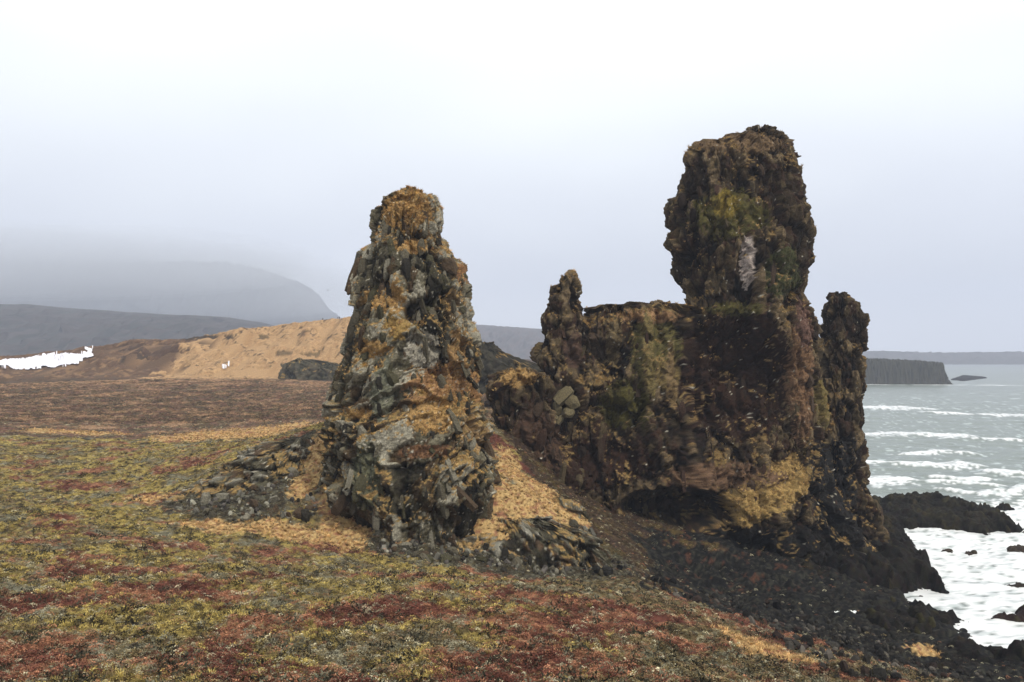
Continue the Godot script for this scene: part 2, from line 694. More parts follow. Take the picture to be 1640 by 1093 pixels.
# a range of hills far off: crest traced as [u, v] at distance d
func hills(called: String, crest: Array, d: float, deep: float, foot: float, pal: Array, rough: float, cliff := 0.0, nx := 260, sd := 0) -> MeshInstance3D:
	var xs := PackedFloat32Array()
	var ys := PackedFloat32Array()
	for q in crest:
		var p := P(q[0], q[1], d)
		xs.append(p.x)
		ys.append(p.y)
	var rows := 46
	var pos := PackedVector3Array()
	var col := PackedColorArray()
	var x0 := xs[0]
	var x1 := xs[xs.size() - 1]
	var org := Vector3((x0 + x1) / 2, 0, -d)
	for j in rows:
		var t := float(j) / (rows - 1) * 2.0 - 1.0        # -1 front foot, 0 crest, 1 back foot
		for i in nx:
			var x := lerpf(x0, x1, float(i) / (nx - 1))
			var y := ys[0]
			for k in xs.size() - 1:
				if x >= xs[k]:
					y = lerpf(ys[k], ys[k + 1], clampf((x - xs[k]) / (xs[k + 1] - xs[k]), 0, 1))
			var rise := 1.0 - absf(t)
			if cliff > 0.0:
				rise = smoothstep(0.0, 1.0 - cliff, rise)
			else:
				rise = rise * rise * (3.0 - 2.0 * rise)
			var z := -d - t * deep
			var s := 1.0 / rough * 6.0
			var nn := n_mid.get_noise_3d(x * s, z * s, sd) + 0.5 * n_small.get_noise_3d(x * s, z * s, sd)
			var yy := lerpf(foot, y, rise) + nn * rough * smoothstep(0.02, 0.5, absf(t)) * smoothstep(0.0, 0.15, 1.0 - absf(t)) + n_fine.get_noise_2d(x * s * 2.0, sd) * rough * 0.03
			pos.append(Vector3(x, yy, z + nn * deep * 0.06) - org)
			var c := pick(pal, 0.5 + n_mid.get_noise_3d(x * s * 1.7, yy * s, sd + 7.0) * 0.6 + 0.2 * n_fine.get_noise_2d(x * s, z * s))
			col.append(c)
	var o := put(called, grid_mesh(pos, nx, rows, false, col, grid_normals(pos, nx, rows, false)), M.earth)
	o.position = org
	return o

func spread(a: float, b: float, inner0: float, inner1: float, fine: float, grow: float) -> PackedFloat32Array:
	var left := []
	var x := inner0
	var s := fine
	while x > a:
		s *= grow
		x -= s
		left.append(x)
	left.reverse()
	var o := PackedFloat32Array(left)
	x = inner0
	while x < inner1:
		o.append(x)
		x += fine
	s = fine
	while x < b:
		o.append(x)
		s *= grow
		x += s
	o.append(b)
	return o

# ---------------------------------------------------------------- the moor's growth
var straw_patches: Array = []      # Vector4(x, z, rx, rz) of dry grass
var scree_patches: Array = []
var sand_x0 := 0.0
const YELLOW := Color(0.30, 0.235, 0.075)
const OLIVE := Color(0.15, 0.118, 0.058)
const GREY := Color(0.18, 0.17, 0.12)
const RED := Color(0.115, 0.045, 0.032)
const RUST := Color(0.27, 0.13, 0.075)
const DARK := Color(0.022, 0.019, 0.015)
const STRAW := Color(0.46, 0.315, 0.14)
const BROWN := Color(0.10, 0.065, 0.04)
const SAND := Color(0.40, 0.26, 0.135)
const SHORE := Color(0.011, 0.010, 0.009)

func in_patch(list: Array, x: float, z: float, wob: float) -> bool:
	for q in list:
		var dx: float = (x - q.x) / q.z
		var dz: float = (z - q.y) / q.w
		if dx * dx + dz * dz + wob < 1.0:
			return true
	return false

func moor_colour(x: float, z: float, h: float) -> Color:
	var a := n_mid.get_noise_2d(x * 0.42, z * 0.6)
	var b := n_mid.get_noise_2d(x * 0.9 + 300.0, z * 1.3)
	var f := n_small.get_noise_2d(x * 1.4, z * 1.4 + 90.0)
	var g := n_fine.get_noise_2d(x * 1.5, z * 1.5)
	if z < -392.0:
		var top := crest_at(x)
		if z > -700.0 and h > 27.5:
			if x > sand_x0 + a * 12.0 + b * 5.0:
				if b + f * 0.6 > 0.5:
					return BROWN
				return SAND if f < 0.25 else Color(0.33, 0.20, 0.10)
			return Color(0.12, 0.075, 0.05) if b > -0.2 else Color(0.22, 0.14, 0.08)
		return BROWN if a > 0.0 else Color(0.075, 0.055, 0.04)
	if in_patch(straw_patches, x, z, (b * 0.9 + f * 0.7 + g * 0.3)):
		return STRAW if f + g < 0.4 else RUST
	if z > -150.0 and in_patch(scree_patches, x, z, (b * 0.7 + f * 0.4)):
		return Color(0.05, 0.042, 0.03) if f > -0.05 else (Color(0.12, 0.115, 0.085) if g > 0.0 else Color(0.07, 0.058, 0.03))
	if z < -180.0:
		var far_mix := smoothstep(-330.0, -380.0, z + a * 80.0)
		if a + f * 0.4 > 0.25 - far_mix * 0.3:
			return Color(0.30, 0.19, 0.11)
		if b > 0.15:
			return Color(0.15, 0.085, 0.062)
		return Color(0.075, 0.055, 0.038) if f > -0.1 else Color(0.13, 0.10, 0.055)
	# the shore side: bare dark rock and thin rusty growth
	var shore := h + a * 3.0 + b * 2.0
	if shore < 8.5 and x > 0.0:
		if f + b > 0.55:
			return Color(0.07, 0.034, 0.022) if h > 3.0 else Color(0.02, 0.017, 0.014)
		return SHORE if g < 0.25 else Color(0.035, 0.032, 0.027)
	if z < -104.0 and x > 8.0 + a * 4.0 + (z + 104.0) * 0.25 and h < 28.0:
		if b + f * 0.5 > 0.3:
			return Color(0.085, 0.062, 0.026)
		return Color(0.045, 0.03, 0.02) if g < 0.25 else Color(0.10, 0.07, 0.04)
	var redness := smoothstep(-100.0, -60.0, z) * 0.55 + smoothstep(-25.0, 25.0, x) * 0.1
	if a + f * 0.3 > 0.28 - redness * 0.42:
		return RED if b + f * 0.6 < 0.18 else RUST
	if b + g * 0.4 > 0.36:
		return GREY
	if f + g * 0.5 > 0.28:
		return DARK
	var sunny := n_big.get_noise_2d(x * 0.7 + 40.0, z * 0.9)
	if b + f * 0.6 < 0.06 + sunny * 0.5 - smoothstep(-75.0, -40.0, z) * 0.18 and x < 4.0 + a * 30.0:
		return YELLOW
	if g + f * 0.5 > 0.12:
		return Color(0.17, 0.112, 0.065)
	return OLIVE

func _ready() -> void:
	var t0 := Time.get_ticks_msec()
	# ------------------------------------------------ camera, sky, sun, exposure
	var cam := Camera3D.new()
	cam.name = "camera"
	cam.fov = 45.0
	cam.near = 0.1
	cam.far = 30000.0
	cam.position = EYE
	cam.rotation = Vector3(PITCH, 0, 0)
	add_child(cam)
	cam.current = true

	n_big = noise(FastNoiseLite.TYPE_SIMPLEX_SMOOTH, 0.055, 2, 3)
	n_mid = noise(FastNoiseLite.TYPE_SIMPLEX_SMOOTH, 0.16, 3, 5)
	n_small = noise(FastNoiseLite.TYPE_SIMPLEX_SMOOTH, 0.55, 2, 7)
	n_fine = noise(FastNoiseLite.TYPE_SIMPLEX_SMOOTH, 1.1, 2, 11)
	c_block = cells(0.16, 21, FastNoiseLite.RETURN_CELL_VALUE)
	c_stone = cells(0.42, 22, FastNoiseLite.RETURN_CELL_VALUE)
	c_chip = cells(1.0, 23, FastNoiseLite.RETURN_CELL_VALUE)
	c_crack = cells(0.26, 24, FastNoiseLite.RETURN_DISTANCE2_SUB)
	d_block = cells(0.16, 21, FastNoiseLite.RETURN_DISTANCE)
	d_stone = cells(0.42, 22, FastNoiseLite.RETURN_DISTANCE)

	var env := Environment.new()
	env.background_mode = Environment.BG_SKY
	env.tonemap_mode = Environment.TONE_MAPPER_LINEAR
	env.tonemap_exposure = 2.15
	env.sdfgi_enabled = true
	env.ssao_enabled = true
	env.ssil_enabled = true
	env.fog_enabled = true
	env.fog_density = 0.0002
	env.fog_light_color = Color(0.83, 0.87, 0.95)
	var sky := Sky.new()
	var pano := PanoramaSkyMaterial.new()
	var im := Image.create_empty(512, 256, false, Image.FORMAT_RGBF)
	for y in 256:
		var el := (0.5 - (y + 0.5) / 256.0) * 180.0
		for x in 512:
			var az := (x + 0.5) / 512.0 * TAU
			var ce := cos(deg_to_rad(el))
			var d3 := Vector3(cos(az) * ce, sin(deg_to_rad(el)) * 2.2, sin(az) * ce)
			var e2 := el + n_big.get_noise_3dv(d3 * 55.0) * 3.5
			var c := Color(0.53, 0.55, 0.59).lerp(Color(0.435, 0.458, 0.502), smoothstep(0.0, 9.0, e2))
			c = c.lerp(Color(0.51, 0.535, 0.56), smoothstep(7.0, 17.0, e2))
			c = c.lerp(Color(0.60, 0.61, 0.615), smoothstep(14.0, 27.0, e2))
			c = c.lerp(Color(0.72, 0.725, 0.73), smoothstep(24.0, 60.0, e2))
			var k := 1.0 + n_big.get_noise_3dv(d3 * 30.0 + Vector3(70, 0, 0)) * 0.05
			im.set_pixel(x, y, Color(c.r * k, c.g * k, c.b * k))
	pano.panorama = ImageTexture.create_from_image(im)
	sky.sky_material = pano
	env.sky = sky
	var we := WorldEnvironment.new()
	we.name = "daylight"
	we.environment = env
	add_child(we)
	var sun := DirectionalLight3D.new()
	sun.name = "sun"
	sun.light_energy = 0.5
	sun.light_color = Color(1.0, 0.96, 0.9)
	sun.light_angular_distance = 10.0
	sun.shadow_enabled = true
	sun.rotation_degrees = Vector3(-50, 38, 0)
	add_child(sun)

	# ------------------------------------------------ materials
	var grain := NoiseTexture2D.new()
	grain.width = 512
	grain.height = 512
	grain.seamless = true
	grain.as_normal_map = true
	grain.bump_strength = 10.0
	grain.noise = noise(FastNoiseLite.TYPE_SIMPLEX_SMOOTH, 0.02, 5, 31)
	var fleck := NoiseTexture2D.new()
	fleck.width = 512
	fleck.height = 512
	fleck.seamless = true
	fleck.noise = noise(FastNoiseLite.TYPE_SIMPLEX_SMOOTH, 0.03, 5, 32)
	var ramp := Gradient.new()
	ramp.offsets = PackedFloat32Array([0.0, 0.42, 0.6, 1.0])
	ramp.colors = PackedColorArray([Color(0.6, 0.6, 0.6), Color(0.8, 0.8, 0.8), Color(0.95, 0.95, 0.95), Color(1, 1, 1)])
	fleck.color_ramp = ramp
	for q in [["rock", 0.95, 0.25, 1.0], ["wet_rock", 0.8, 0.3, 1.0], ["earth", 0.98, 0.12, 0.6]]:
		var m := StandardMaterial3D.new()
		m.resource_name = q[0]
		m.vertex_color_use_as_albedo = true
		m.roughness = q[1]
		m.metallic_specular = 0.15 if q[0] == "wet_rock" else 0.25
		m.uv1_triplanar = true
		m.uv1_world_triplanar = true
		m.uv1_scale = Vector3.ONE * q[2]
		m.normal_enabled = true
		m.normal_texture = grain
		m.normal_scale = q[3]
		m.albedo_texture = fleck
		M[q[0]] = m
	var pm := StandardMaterial3D.new()
	pm.resource_name = "plant"
	pm.vertex_color_use_as_albedo = true
	pm.roughness = 0.9
	pm.metallic_specular = 0.2
	pm.cull_mode = BaseMaterial3D.CULL_DISABLED
	M.plant = pm
	var stone_mats := func(cols: Array) -> Array:
		var o := []
		for c in cols:
			var m: StandardMaterial3D = M.rock.duplicate()
			m.vertex_color_use_as_albedo = false
			m.albedo_color = c.linear_to_srgb()
			o.append(m)
		return o
	var grey_mats: Array = stone_mats.call([Color(0.11, 0.098, 0.068), Color(0.06, 0.053, 0.036), Color(0.028, 0.025, 0.019), Color(0.20, 0.185, 0.14), Color(0.075, 0.052, 0.032), Color(0.065, 0.06, 0.034)])
	var brown_mats: Array = stone_mats.call([Color(0.055, 0.037, 0.024), Color(0.03, 0.021, 0.015), Color(0.085, 0.065, 0.036), Color(0.05, 0.028, 0.018)])
	var black_mats: Array = stone_mats.call([Color(0.010, 0.0095, 0.009), Color(0.018, 0.017, 0.015), Color(0.04, 0.037, 0.032), Color(0.03, 0.02, 0.016)])
	for k in 8:
		stones.append(stone_mesh(k))
		slabs.append(slab_mesh(k))
	M.grass_tuft = grass_tuft_mesh()
	print("materials ", Time.get_ticks_msec() - t0)

	# ------------------------------------------------ ground
	for q in [[0, 1093, 42], [400, 1093, 42], [800, 1093, 42], [1150, 1093, 46], [1310, 1090, 56],
			[0, 950, 60], [400, 950, 60], [750, 960, 62], [1000, 960, 72], [1090, 965, 80],
			[-200, 830, 95], [0, 830, 95], [250, 838, 98], [450, 852, 100], [560, 862, 102], [700, 852, 105], [800, 800, 110], [860, 800, 114], [935, 822, 119],
			[600, 890, 97], [800, 890, 104], [900, 900, 108], [700, 925, 87], [1000, 920, 104], [1150, 985, 102], [1250, 1010, 104], [1330, 1000, 110], [1400, 1045, 99], [1500, 1080, 95], [1640, 1075, 96],
			[1100, 935, 126], [1050, 880, 128], [1150, 875, 134], [1200, 935, 126], [1000, 850, 130], [1060, 840, 140], [1150, 856, 142], [985, 838, 136], [1060, 840, 150], [1300, 940, 126], [1400, 950, 126],
			[830, 700, 138], [840, 760, 130], [760, 700, 130], [400, 735, 126], [300, 795, 112], [470, 700, 124], [250, 690, 200], [450, 690, 190], [600, 700, 180],
			[0, 690, 190], [-300, 690, 190], [0, 640, 300], [300, 640, 300], [500, 645, 285], [0, 615, 400], [300, 606, 395], [500, 612, 390], [-400, 615, 400]]:
		knots.append(P(q[0], q[1], q[2]))
	for q in [[0, 36.3, 2], [-40, 34, 0], [30, 33, 0], [0, 36, 60], [-120, 30, 60], [90, 20, 60], [0, 30.3, -14], [-14, 30, -14], [12, 29, -14], [-18, 25.4, -28], [0, 25.4, -28], [16, 24, -28],
			[60, 10, -30], [75, -3, -70], [60, 4, -70], [95, -5, -105], [75, -4, -118], [82, -5, -150], [95, -5, -200], [60, -5, -240], [60, 2, -160], [30, 14, -190], [0, 22, -220],
			[150, -6, -300], [90, -6, -400], [20, 20, -300], [60, 22, -500], [180, -8, -600], [300, -8, -1000], [140, 24, -1000], [-200, 28, -700], [-300, 24, -200], [-200, 24, -100], [-800, 30, -700], [-600, 28, -1500], [100, 24, -2000], [600, -8, -2000], [400, -8, -400]]:
		knots.append(Vector3(q[0], q[1], q[2]))
	solve_ground()
	fill_ground()
	for q in [[-400, 575], [0, 572], [90, 564], [150, 556], [210, 545], [270, 545], [330, 537], [400, 526], [470, 518], [530, 512], [575, 508], [640, 520], [740, 575], [800, 700], [900, 900]]:
		var p := P(q[0], q[1], 452)
		crest_x.append(p.x)
		crest_y.append(p.y)
	sand_x0 = P(288, 560, 440).x
	print("ground ", Time.get_ticks_msec() - t0)
	# dry grass: [u, v, half width px, half depth m]
	for q in [[560, 832, 50, 7.0], [540, 800, 30, 5.0], [505, 735, 24, 9.0], [740, 838, 110, 4.0], [850, 815, 70, 5.5], [850, 780, 50, 7.0], [900, 815, 40, 3.5], [812, 745, 26, 7.0], [350, 843, 75, 2.0], [460, 850, 60, 1.8], [380, 697, 130, 12.0], [450, 690, 60, 14.0], [240, 800, 22, 3.0], [120, 692, 90, 4.0],
			[1230, 1045, 60, 3.0], [1170, 1020, 30, 2.0], [1480, 1045, 30, 1.5], [620, 850, 60, 2.5], [480, 865, 100, 1.0], [820, 880, 80, 0.8]]:
		var p := hit(q[0], q[1])
		straw_patches.append(Vector4(p.x, p.z, q[2] / F * -p.z, q[3]))
	for q in [[390, 780, 110, 12.0], [450, 740, 60, 10.0], [330, 800, 70, 7.0], [760, 868, 150, 3.2], [880, 860, 90, 5.0], [950, 890, 60, 4.0], [780, 890, 170, 4.5], [900, 905, 100, 5.0], [620, 880, 60, 2.5]]:
		var p := hit(q[0], q[1])
		scree_patches.append(Vector4(p.x, p.z, q[2] / F * -p.z, q[3]))
	var xs := spread(-5200, 900, -68, 62, 0.42, 1.045)
	var zs := spread(-6800, 160, -150, -36, 0.40, 1.03)
	zs.reverse()
	var w := xs.size()
	var h := zs.size()
	var pos := PackedVector3Array()
	var col := PackedColorArray()
	pos.resize(w * h)
	col.resize(w * h)
	for j in h:
		var z := zs[j]
		for i in w:
			var x := xs[i]
			var y := ground(x, z)
			col[j * w + i] = moor_colour(x, z, y)
			y += bumps(x, z)
			if z > -200.0 and x > 0.0 and y < 9.0:
				var q := Vector3(x, 0, z)
				y += (c_stone.get_noise_3dv(q) * 0.4 + c_chip.get_noise_3dv(q) * 0.25) * smoothstep(9.0, 6.0, y)
			pos[j * w + i] = Vector3(x, y, z)
	var gr := put("ground", grid_mesh(pos, w, h, false, col, grid_normals(pos, w, h, false)), M.earth)
	gr.set_meta("kind", "structure")
	print("ground mesh ", w, "x", h, " ", Time.get_ticks_msec() - t0)

	# the sandy hill's face, finer than the plain around it
	var marks := []
	for q in [[475, 532, 22, 6, Color(0.10, 0.07, 0.05)], [520, 590, 40, 12, Color(0.055, 0.055, 0.04)], [470, 590, 26, 9, Color(0.07, 0.065, 0.045)], [455, 565, 14, 3, Color(0.16, 0.11, 0.06)], [500, 570, 18, 8, Color(0.17, 0.115, 0.06)], [368, 543, 10, 6, Color(0.13, 0.09, 0.05)], [400, 537, 20, 4, Color(0.16, 0.11, 0.06)], [210, 575, 22, 12, Color(0.07, 0.05, 0.036)], [245, 560, 34, 12, Color(0.085, 0.055, 0.04)], [290, 538, 70, 5, Color(0.06, 0.045, 0.033)], [180, 556, 40, 8, Color(0.075, 0.05, 0.037)]]:
		var p := P(q[0], q[1], 428)
		marks.append([p.x, p.y, q[2] / F * 428.0, q[3] / F * 428.0, q[4]])
	var hw := 300
	var hh := 110
	pos = PackedVector3Array()
	col = PackedColorArray()
	for j in hh:
		for i in hw:
			var x := -310.0 + i * 0.9
			var z := -384.0 - j * 0.85
			var f := n_mid.get_noise_2d(x * 0.8, z * 0.8)
			var g := n_small.get_noise_2d(x * 0.9, z * 0.9)
			var y := maxf(ground(x, z), hill_h(x, z)) + bumps(x, z) + 0.25 + (f * 0.7 + g * 0.3) * smoothstep(-392.0, -402.0, z)
			if i == 0 or j == 0 or i == hw - 1 or j == hh - 1:
				y -= 1.5
			var c := moor_colour(x, z, y)
			for q in marks:
				var dx: float = (x - q[0]) / q[2]
				var dy: float = (y - q[1]) / q[3]
				if dx * dx + dy * dy + f * 0.8 + g * 0.5 < 1.0:
					c = q[4]
					y -= 0.5
			pos.append(Vector3(x, y, z))
			var jj := 1.0 + g * 0.35 + f * 0.25
			col.append(Color(c.r * jj, c.g * jj, c.b * jj))
	var hill := put("hill", grid_mesh(pos, hw, hh, false, col, grid_normals(pos, hw, hh, false)), M.earth)
	hill.set_meta("kind", "structure")

	# ------------------------------------------------ sea
	var waves := []
	for q in [[1360, 1490, 653, 2.6], [1480, 1560, 662, 1.2], [1560, 1700, 665, 1.8], [1360, 1570, 697, 2.6], [1500, 1640, 703, 1.4], [1420, 1570, 725, 1.8], [1360, 1500, 744, 2.2], [1470, 1580, 746, 3.6], [1570, 1640, 757, 5.0], [1490, 1600, 768, 2.0], [1350, 1480, 772, 5.5], [1440, 1620, 777, 2.6], [1500, 1700, 788, 2.2]]:
		var l := at_sea(q[0], q[2])
		var r := at_sea(q[1], q[2] + 2)
		var thick := absf(at_sea(q[0], q[2] + q[3]).z - l.z)
		waves.append([l.x, r.x, l.z, r.z, maxf(thick, 1.0)])
	xs = spread(-400, 4600, 25, 330, 1.0, 1.04)
	var zl := [-70.0]
	while zl[-1] > -6000.0:
		var d := absf(zl[-1])
		zl.append(zl[-1] - maxf(0.6, (d - 90.0) * 0.0075))
	w = xs.size()
	h = zl.size()
	pos = PackedVector3Array()
	col = PackedColorArray()
	pos.resize(w * h)
	col.resize(w * h)
	for j in h:
		var z: float = zl[j]
		for i in w:
			var x := xs[i]
			var amp := smoothstep(90.0, 180.0, -z) * 0.5 + 0.3
			var wob := n_big.get_noise_2d(x * 0.5, z * 0.4) * 14.0
			var y := (sin((z + wob) * 0.28) * 0.35 + n_mid.get_noise_2d(x * 0.35, z * 1.1) * 0.5 + n_small.get_noise_2d(x * 0.5, z) * 0.16) * amp
			if z < -900.0:
				y *= smoothstep(-3000.0, -900.0, z)
			var f := n_mid.get_noise_2d(x * 0.9, z * 1.6)
			var g := n_small.get_noise_2d(x * 0.9, z * 1.5)
			var foam := 0.0
			for q in waves:
				if absf(z - q[2]) < 45.0 and x > q[0] - 6.0 and x < q[1] + 6.0:
					var t: float = (x - q[0]) / (q[1] - q[0])
					var dz: float = z - lerpf(q[2], q[3], t) + n_big.get_noise_2d(x * 0.6, q[2]) * 13.0
					var ends: float = smoothstep(0.0, 0.2, t) * smoothstep(1.0, 0.8, t)
					var tk: float = q[4] * (ends + 0.02) * (1.0 + f * 1.5 + g * 0.9)
					if absf(dz) < tk:
						foam = 1.0
					y += 0.9 * ends * exp(-dz * dz / (q[4] * q[4] + 4.0))
			# surf round the rocks
			var surf := smoothstep(-232.0, -196.0, z + f * 22.0 + (x - 100.0) * 0.1)
			if surf > 0.55 + g * 0.5 and not (f * 0.6 + g * 0.8 > 0.45):
				foam = 1.0
			if z < -900.0 and z > -1240.0 and absf(z + 1118.0 + f * 14.0 - (x - 560.0) * 0.16) < 10.0 + g * 7.0 + f * 6.0:
				foam = 1.0
			if foam < 0.5 and f * 0.8 + n_small.get_noise_2d(x * 0.35, z * 2.2) * 0.7 > 0.5 and z > -900.0:
				foam = 0.5
			if foam > 0.5:
				y += 0.12 + g * 0.12
			pos[j * w + i] = Vector3(x, y, z)
			var c := Color(0.135, 0.165, 0.145).lerp(Color(0.10, 0.125, 0.112), clampf(0.5 + f, 0, 1))
			if foam > 0.9:
				c = Color(0.66, 0.68, 0.68) if f * 0.7 + n_fine.get_noise_2d(x * 0.5, z * 0.9) * 0.6 < 0.2 else Color(0.45, 0.49, 0.49)
			elif foam > 0.0:
				c = Color(0.36, 0.42, 0.41)
			col[j * w + i] = c
	var sea := put("sea", grid_mesh(pos, w, h, false, col, grid_normals(pos, w, h, false)), null)
	var wm := StandardMaterial3D.new()
	wm.resource_name = "water"
	wm.vertex_color_use_as_albedo = true
	wm.roughness = 0.28
	wm.metallic_specular = 0.5
	wm.uv1_triplanar = true
	wm.uv1_world_triplanar = true
	wm.uv1_scale = Vector3.ONE * 0.12
	wm.normal_enabled = true
	wm.normal_texture = grain
	wm.normal_scale = 0.5
	sea.material_override = wm
	sea.set_meta("kind", "structure")
	print("sea ", w, "x", h, " ", Time.get_ticks_msec() - t0)

	# ------------------------------------------------ far land
	var hl := hills("ridge", [[-700, 500], [-300, 494], [0, 489], [60, 489], [110, 494], [160, 497], [260, 504], [360, 508], [420, 517], [520, 545], [640, 575]], 2400, 900, 22, [Color(0.035, 0.035, 0.025), Color(0.06, 0.05, 0.04), Color(0.045, 0.045, 0.035)], 20.0, 0.0, 300, 1)
	hl.set_meta("kind", "structure")
	hl = hills("mountain", [[-900, 430], [-400, 432], [0, 434], [200, 432], [380, 432], [430, 438], [465, 448], [488, 466], [500, 486], [520, 500], [560, 528], [620, 560]], 5600, 1300, 20, [Color(0.045, 0.043, 0.035), Color(0.065, 0.06, 0.05)], 40.0, 0.3, 300, 2)
	hl.set_meta("kind", "structure")
	hl = hills("hill", [[520, 560], [640, 528], [760, 520], [860, 527], [1000, 545], [1150, 570]], 3600, 1000, 10, [Color(0.10, 0.075, 0.07), Color(0.07, 0.06, 0.055)], 7.0, 0.0, 200, 3)
	hl.set_meta("kind", "structure")
	hl = hills("coast", [[900, 572], [1250, 566], [1390, 563], [1480, 566], [1560, 565], [1640, 564], [1800, 566], [1900, 572]], 4600, 500, -2, [Color(0.07, 0.07, 0.06), Color(0.10, 0.09, 0.08)], 9.0, 0.4, 200, 4)
	hl.set_meta("kind", "structure")
	hl = hills("headland", [[1130, 578], [1250, 577], [1360, 575], [1420, 577], [1470, 580], [1488, 582], [1491, 600], [1497, 612]], 1190, 55, -2, [Color(0.03, 0.033, 0.022), Color(0.045, 0.045, 0.028), Color(0.06, 0.055, 0.035)], 3.5, 0.72, 320, 5)
	hl.set_meta("kind", "structure")
	# thin low cloud hanging along the mountain's upper slopes
	env.volumetric_fog_enabled = true
	env.volumetric_fog_density = 0.0
	var mm := FogMaterial.new()
	mm.density = 0.0005
	mm.albedo = Color(0.96, 0.98, 1.0)
	for q in [[420, 470, 4500, 1500, 330, 1000], [200, 470, 4000, 2600, 300, 900], [-420, 418, 4700, 3200, 420, 1300], [-120, 408, 4500, 2600, 380, 1200], [60, 425, 4300, 2800, 330, 1300], [190, 412, 4600, 2200, 320, 1200], [300, 428, 4400, 1700, 240, 1000], [0, 440, 4100, 3000, 260, 1200], [-250, 435, 4200, 3000, 300, 1200]]:
		var mist := FogVolume.new()
		mist.name = numbered("mist_cloud")
		mist.shape = RenderingServer.FOG_VOLUME_SHAPE_ELLIPSOID
		mist.size = Vector3(q[3], q[4], q[5])
		mist.position = P(q[0], q[1], q[2])
		mist.material = mm
		mist.set_meta("kind", "structure")
		add_child(mist)
	print("far land ", Time.get_ticks_msec() - t0)

	# ------------------------------------------------ the pale stack on the moor
	var L := base("rock_stack", Vector3(P(650, 850, 112).x, 14.0, -112.0))
	tag(L, "craggy grey rock stack with straw-coloured grass on its ledges, tapering to a blunt top", "rock stack")
	var lt := []
	for q in [[309, 628, 690, 2.4], [313, 612, 694, 3.0], [320, 602, 697, 3.6], [332, 595, 702, 4.2], [348, 590, 706, 4.6], [385, 590, 712, 5.0], [402, 580, 722, 5.4], [430, 566, 748, 6.0], [455, 560, 755, 6.4], [505, 556, 757, 7.0], [550, 546, 771, 7.8], [580, 540, 776, 8.2], [640, 522, 777, 9.0], [700, 508, 790, 9.8], [740, 510, 800, 10.2], [780, 522, 806, 10.4], [820, 545, 800, 10.2], [890, 560, 780, 10.0]]:
		lt.append([q[0], q[1], q[2], q[3], 113.0 - q[3] * 0.15])
	var lcx := P(650, 600, 112).x
	var at_l := func(u: float, v: float, ru: float, rv: float) -> Array:
		var p := P(u, v, 108)
		return [p.x, p.y, ru / F * 108.0, rv / F * 108.0]
	var l_dents := []
	for q in [[535, 750, 40, 26, 2.6, 0.4], [690, 575, 40, 60, 1.2, 0.8], [575, 640, 45, 40, 1.2, 0.8], [570, 470, 10, 60, 1.0, 0.5], [720, 620, 55, 40, 1.0, 0.8], [610, 775, 50, 60, -1.8, 0.7], [730, 770, 60, 45, -1.5, 0.7], [640, 420, 50, 60, -0.8, 0.8], [545, 670, 40, 20, 1.0, 0.5]]:
		l_dents.append(at_l.call(q[0], q[1], q[2], q[3]) + [q[4], q[5], cos(q[6] if q.size() > 6 else 0.0), sin(q[6] if q.size() > 6 else 0.0)])
	var ochre := Color(0.38, 0.24, 0.095)
	var l_patches := []
	for q in [[650, 335, 38, 38, ochre, 0.9], [635, 480, 18, 30, ochre, 1.2], [600, 480, 25, 18, ochre, 1.0], [720, 620, 60, 40, Color(0.30, 0.17, 0.08), 1.2], [700, 660, 40, 25, ochre, 1.2], [580, 660, 30, 8, ochre, 0.9], [690, 715, 40, 10, Color(0.20, 0.11, 0.06), 1.1], [735, 560, 16, 40, Color(0.26, 0.16, 0.07), 1.2], [760, 690, 25, 30, Color(0.27, 0.18, 0.09), 1.2], [600, 560, 30, 14, ochre, 1.2], [640, 525, 20, 20, Color(0.30, 0.20, 0.07), 1.2], [655, 395, 30, 12, ochre, 1.2], [740, 430, 14, 20, Color(0.22, 0.12, 0.06), 1.2], [620, 620, 18, 50, Color(0.17, 0.17, 0.12), 0.8], [600, 750, 25, 50, Color(0.11, 0.11, 0.07), 0.8], [680, 560, 24, 30, Color(0.28, 0.26, 0.21), 1.2]]:
		l_patches.append(at_l.call(q[0], q[1], q[2], q[3]) + [q[4], q[5], cos(q[6] if q.size() > 6 else 0.0), sin(q[6] if q.size() > 6 else 0.0)])
	var lst := {"inset": 0.55, "fan": 0.34, "facet": 0.5, "facet_small": 1.5, "fan_x": lcx, "fan_w": 9.0, "stretch": 0.42, "A": 0.5, "B": 0.7, "C": 0.35, "D": 0.5, "crack": 1.0, "step": 0.16, "cap": 0.25, "power": 0.85, "dents": l_dents, "patches": l_patches, "speck": 0.5, "turf_amount": 0.12, "turf": Color(0.40, 0.26, 0.105),
		"palette": [Color(0.02, 0.018, 0.013), Color(0.045, 0.04, 0.027), Color(0.08, 0.072, 0.047), Color(0.085, 0.06, 0.034), Color(0.15, 0.135, 0.092), Color(0.30, 0.28, 0.215)]}
	var ll := build_loft("rock_body", L, lt, lst, M.rock)
	blocks_on(L, ll, 295, 0.55, 1.9, grey_mats, lst, 5)
	tufts_on("ledge_grass", L, ll, 0.3, [STRAW, Color(0.42, 0.27, 0.10), Color(0.30, 0.18, 0.08)], 0.38, lst, 6)
	var fst := lst.duplicate()
	fst.fan = 0.0
	fst.tilt = -0.5
	fst.inset = 0.0
	fst.step = 0.2
	fst.cap = 0.4
	fst.dents = []
	fst.patches = []
	fst.turf_amount = 0.1
	fst.palette = [Color(0.025, 0.022, 0.015), Color(0.05, 0.045, 0.03), Color(0.085, 0.078, 0.052), Color(0.075, 0.05, 0.03), Color(0.12, 0.11, 0.08), Color(0.21, 0.20, 0.16)]
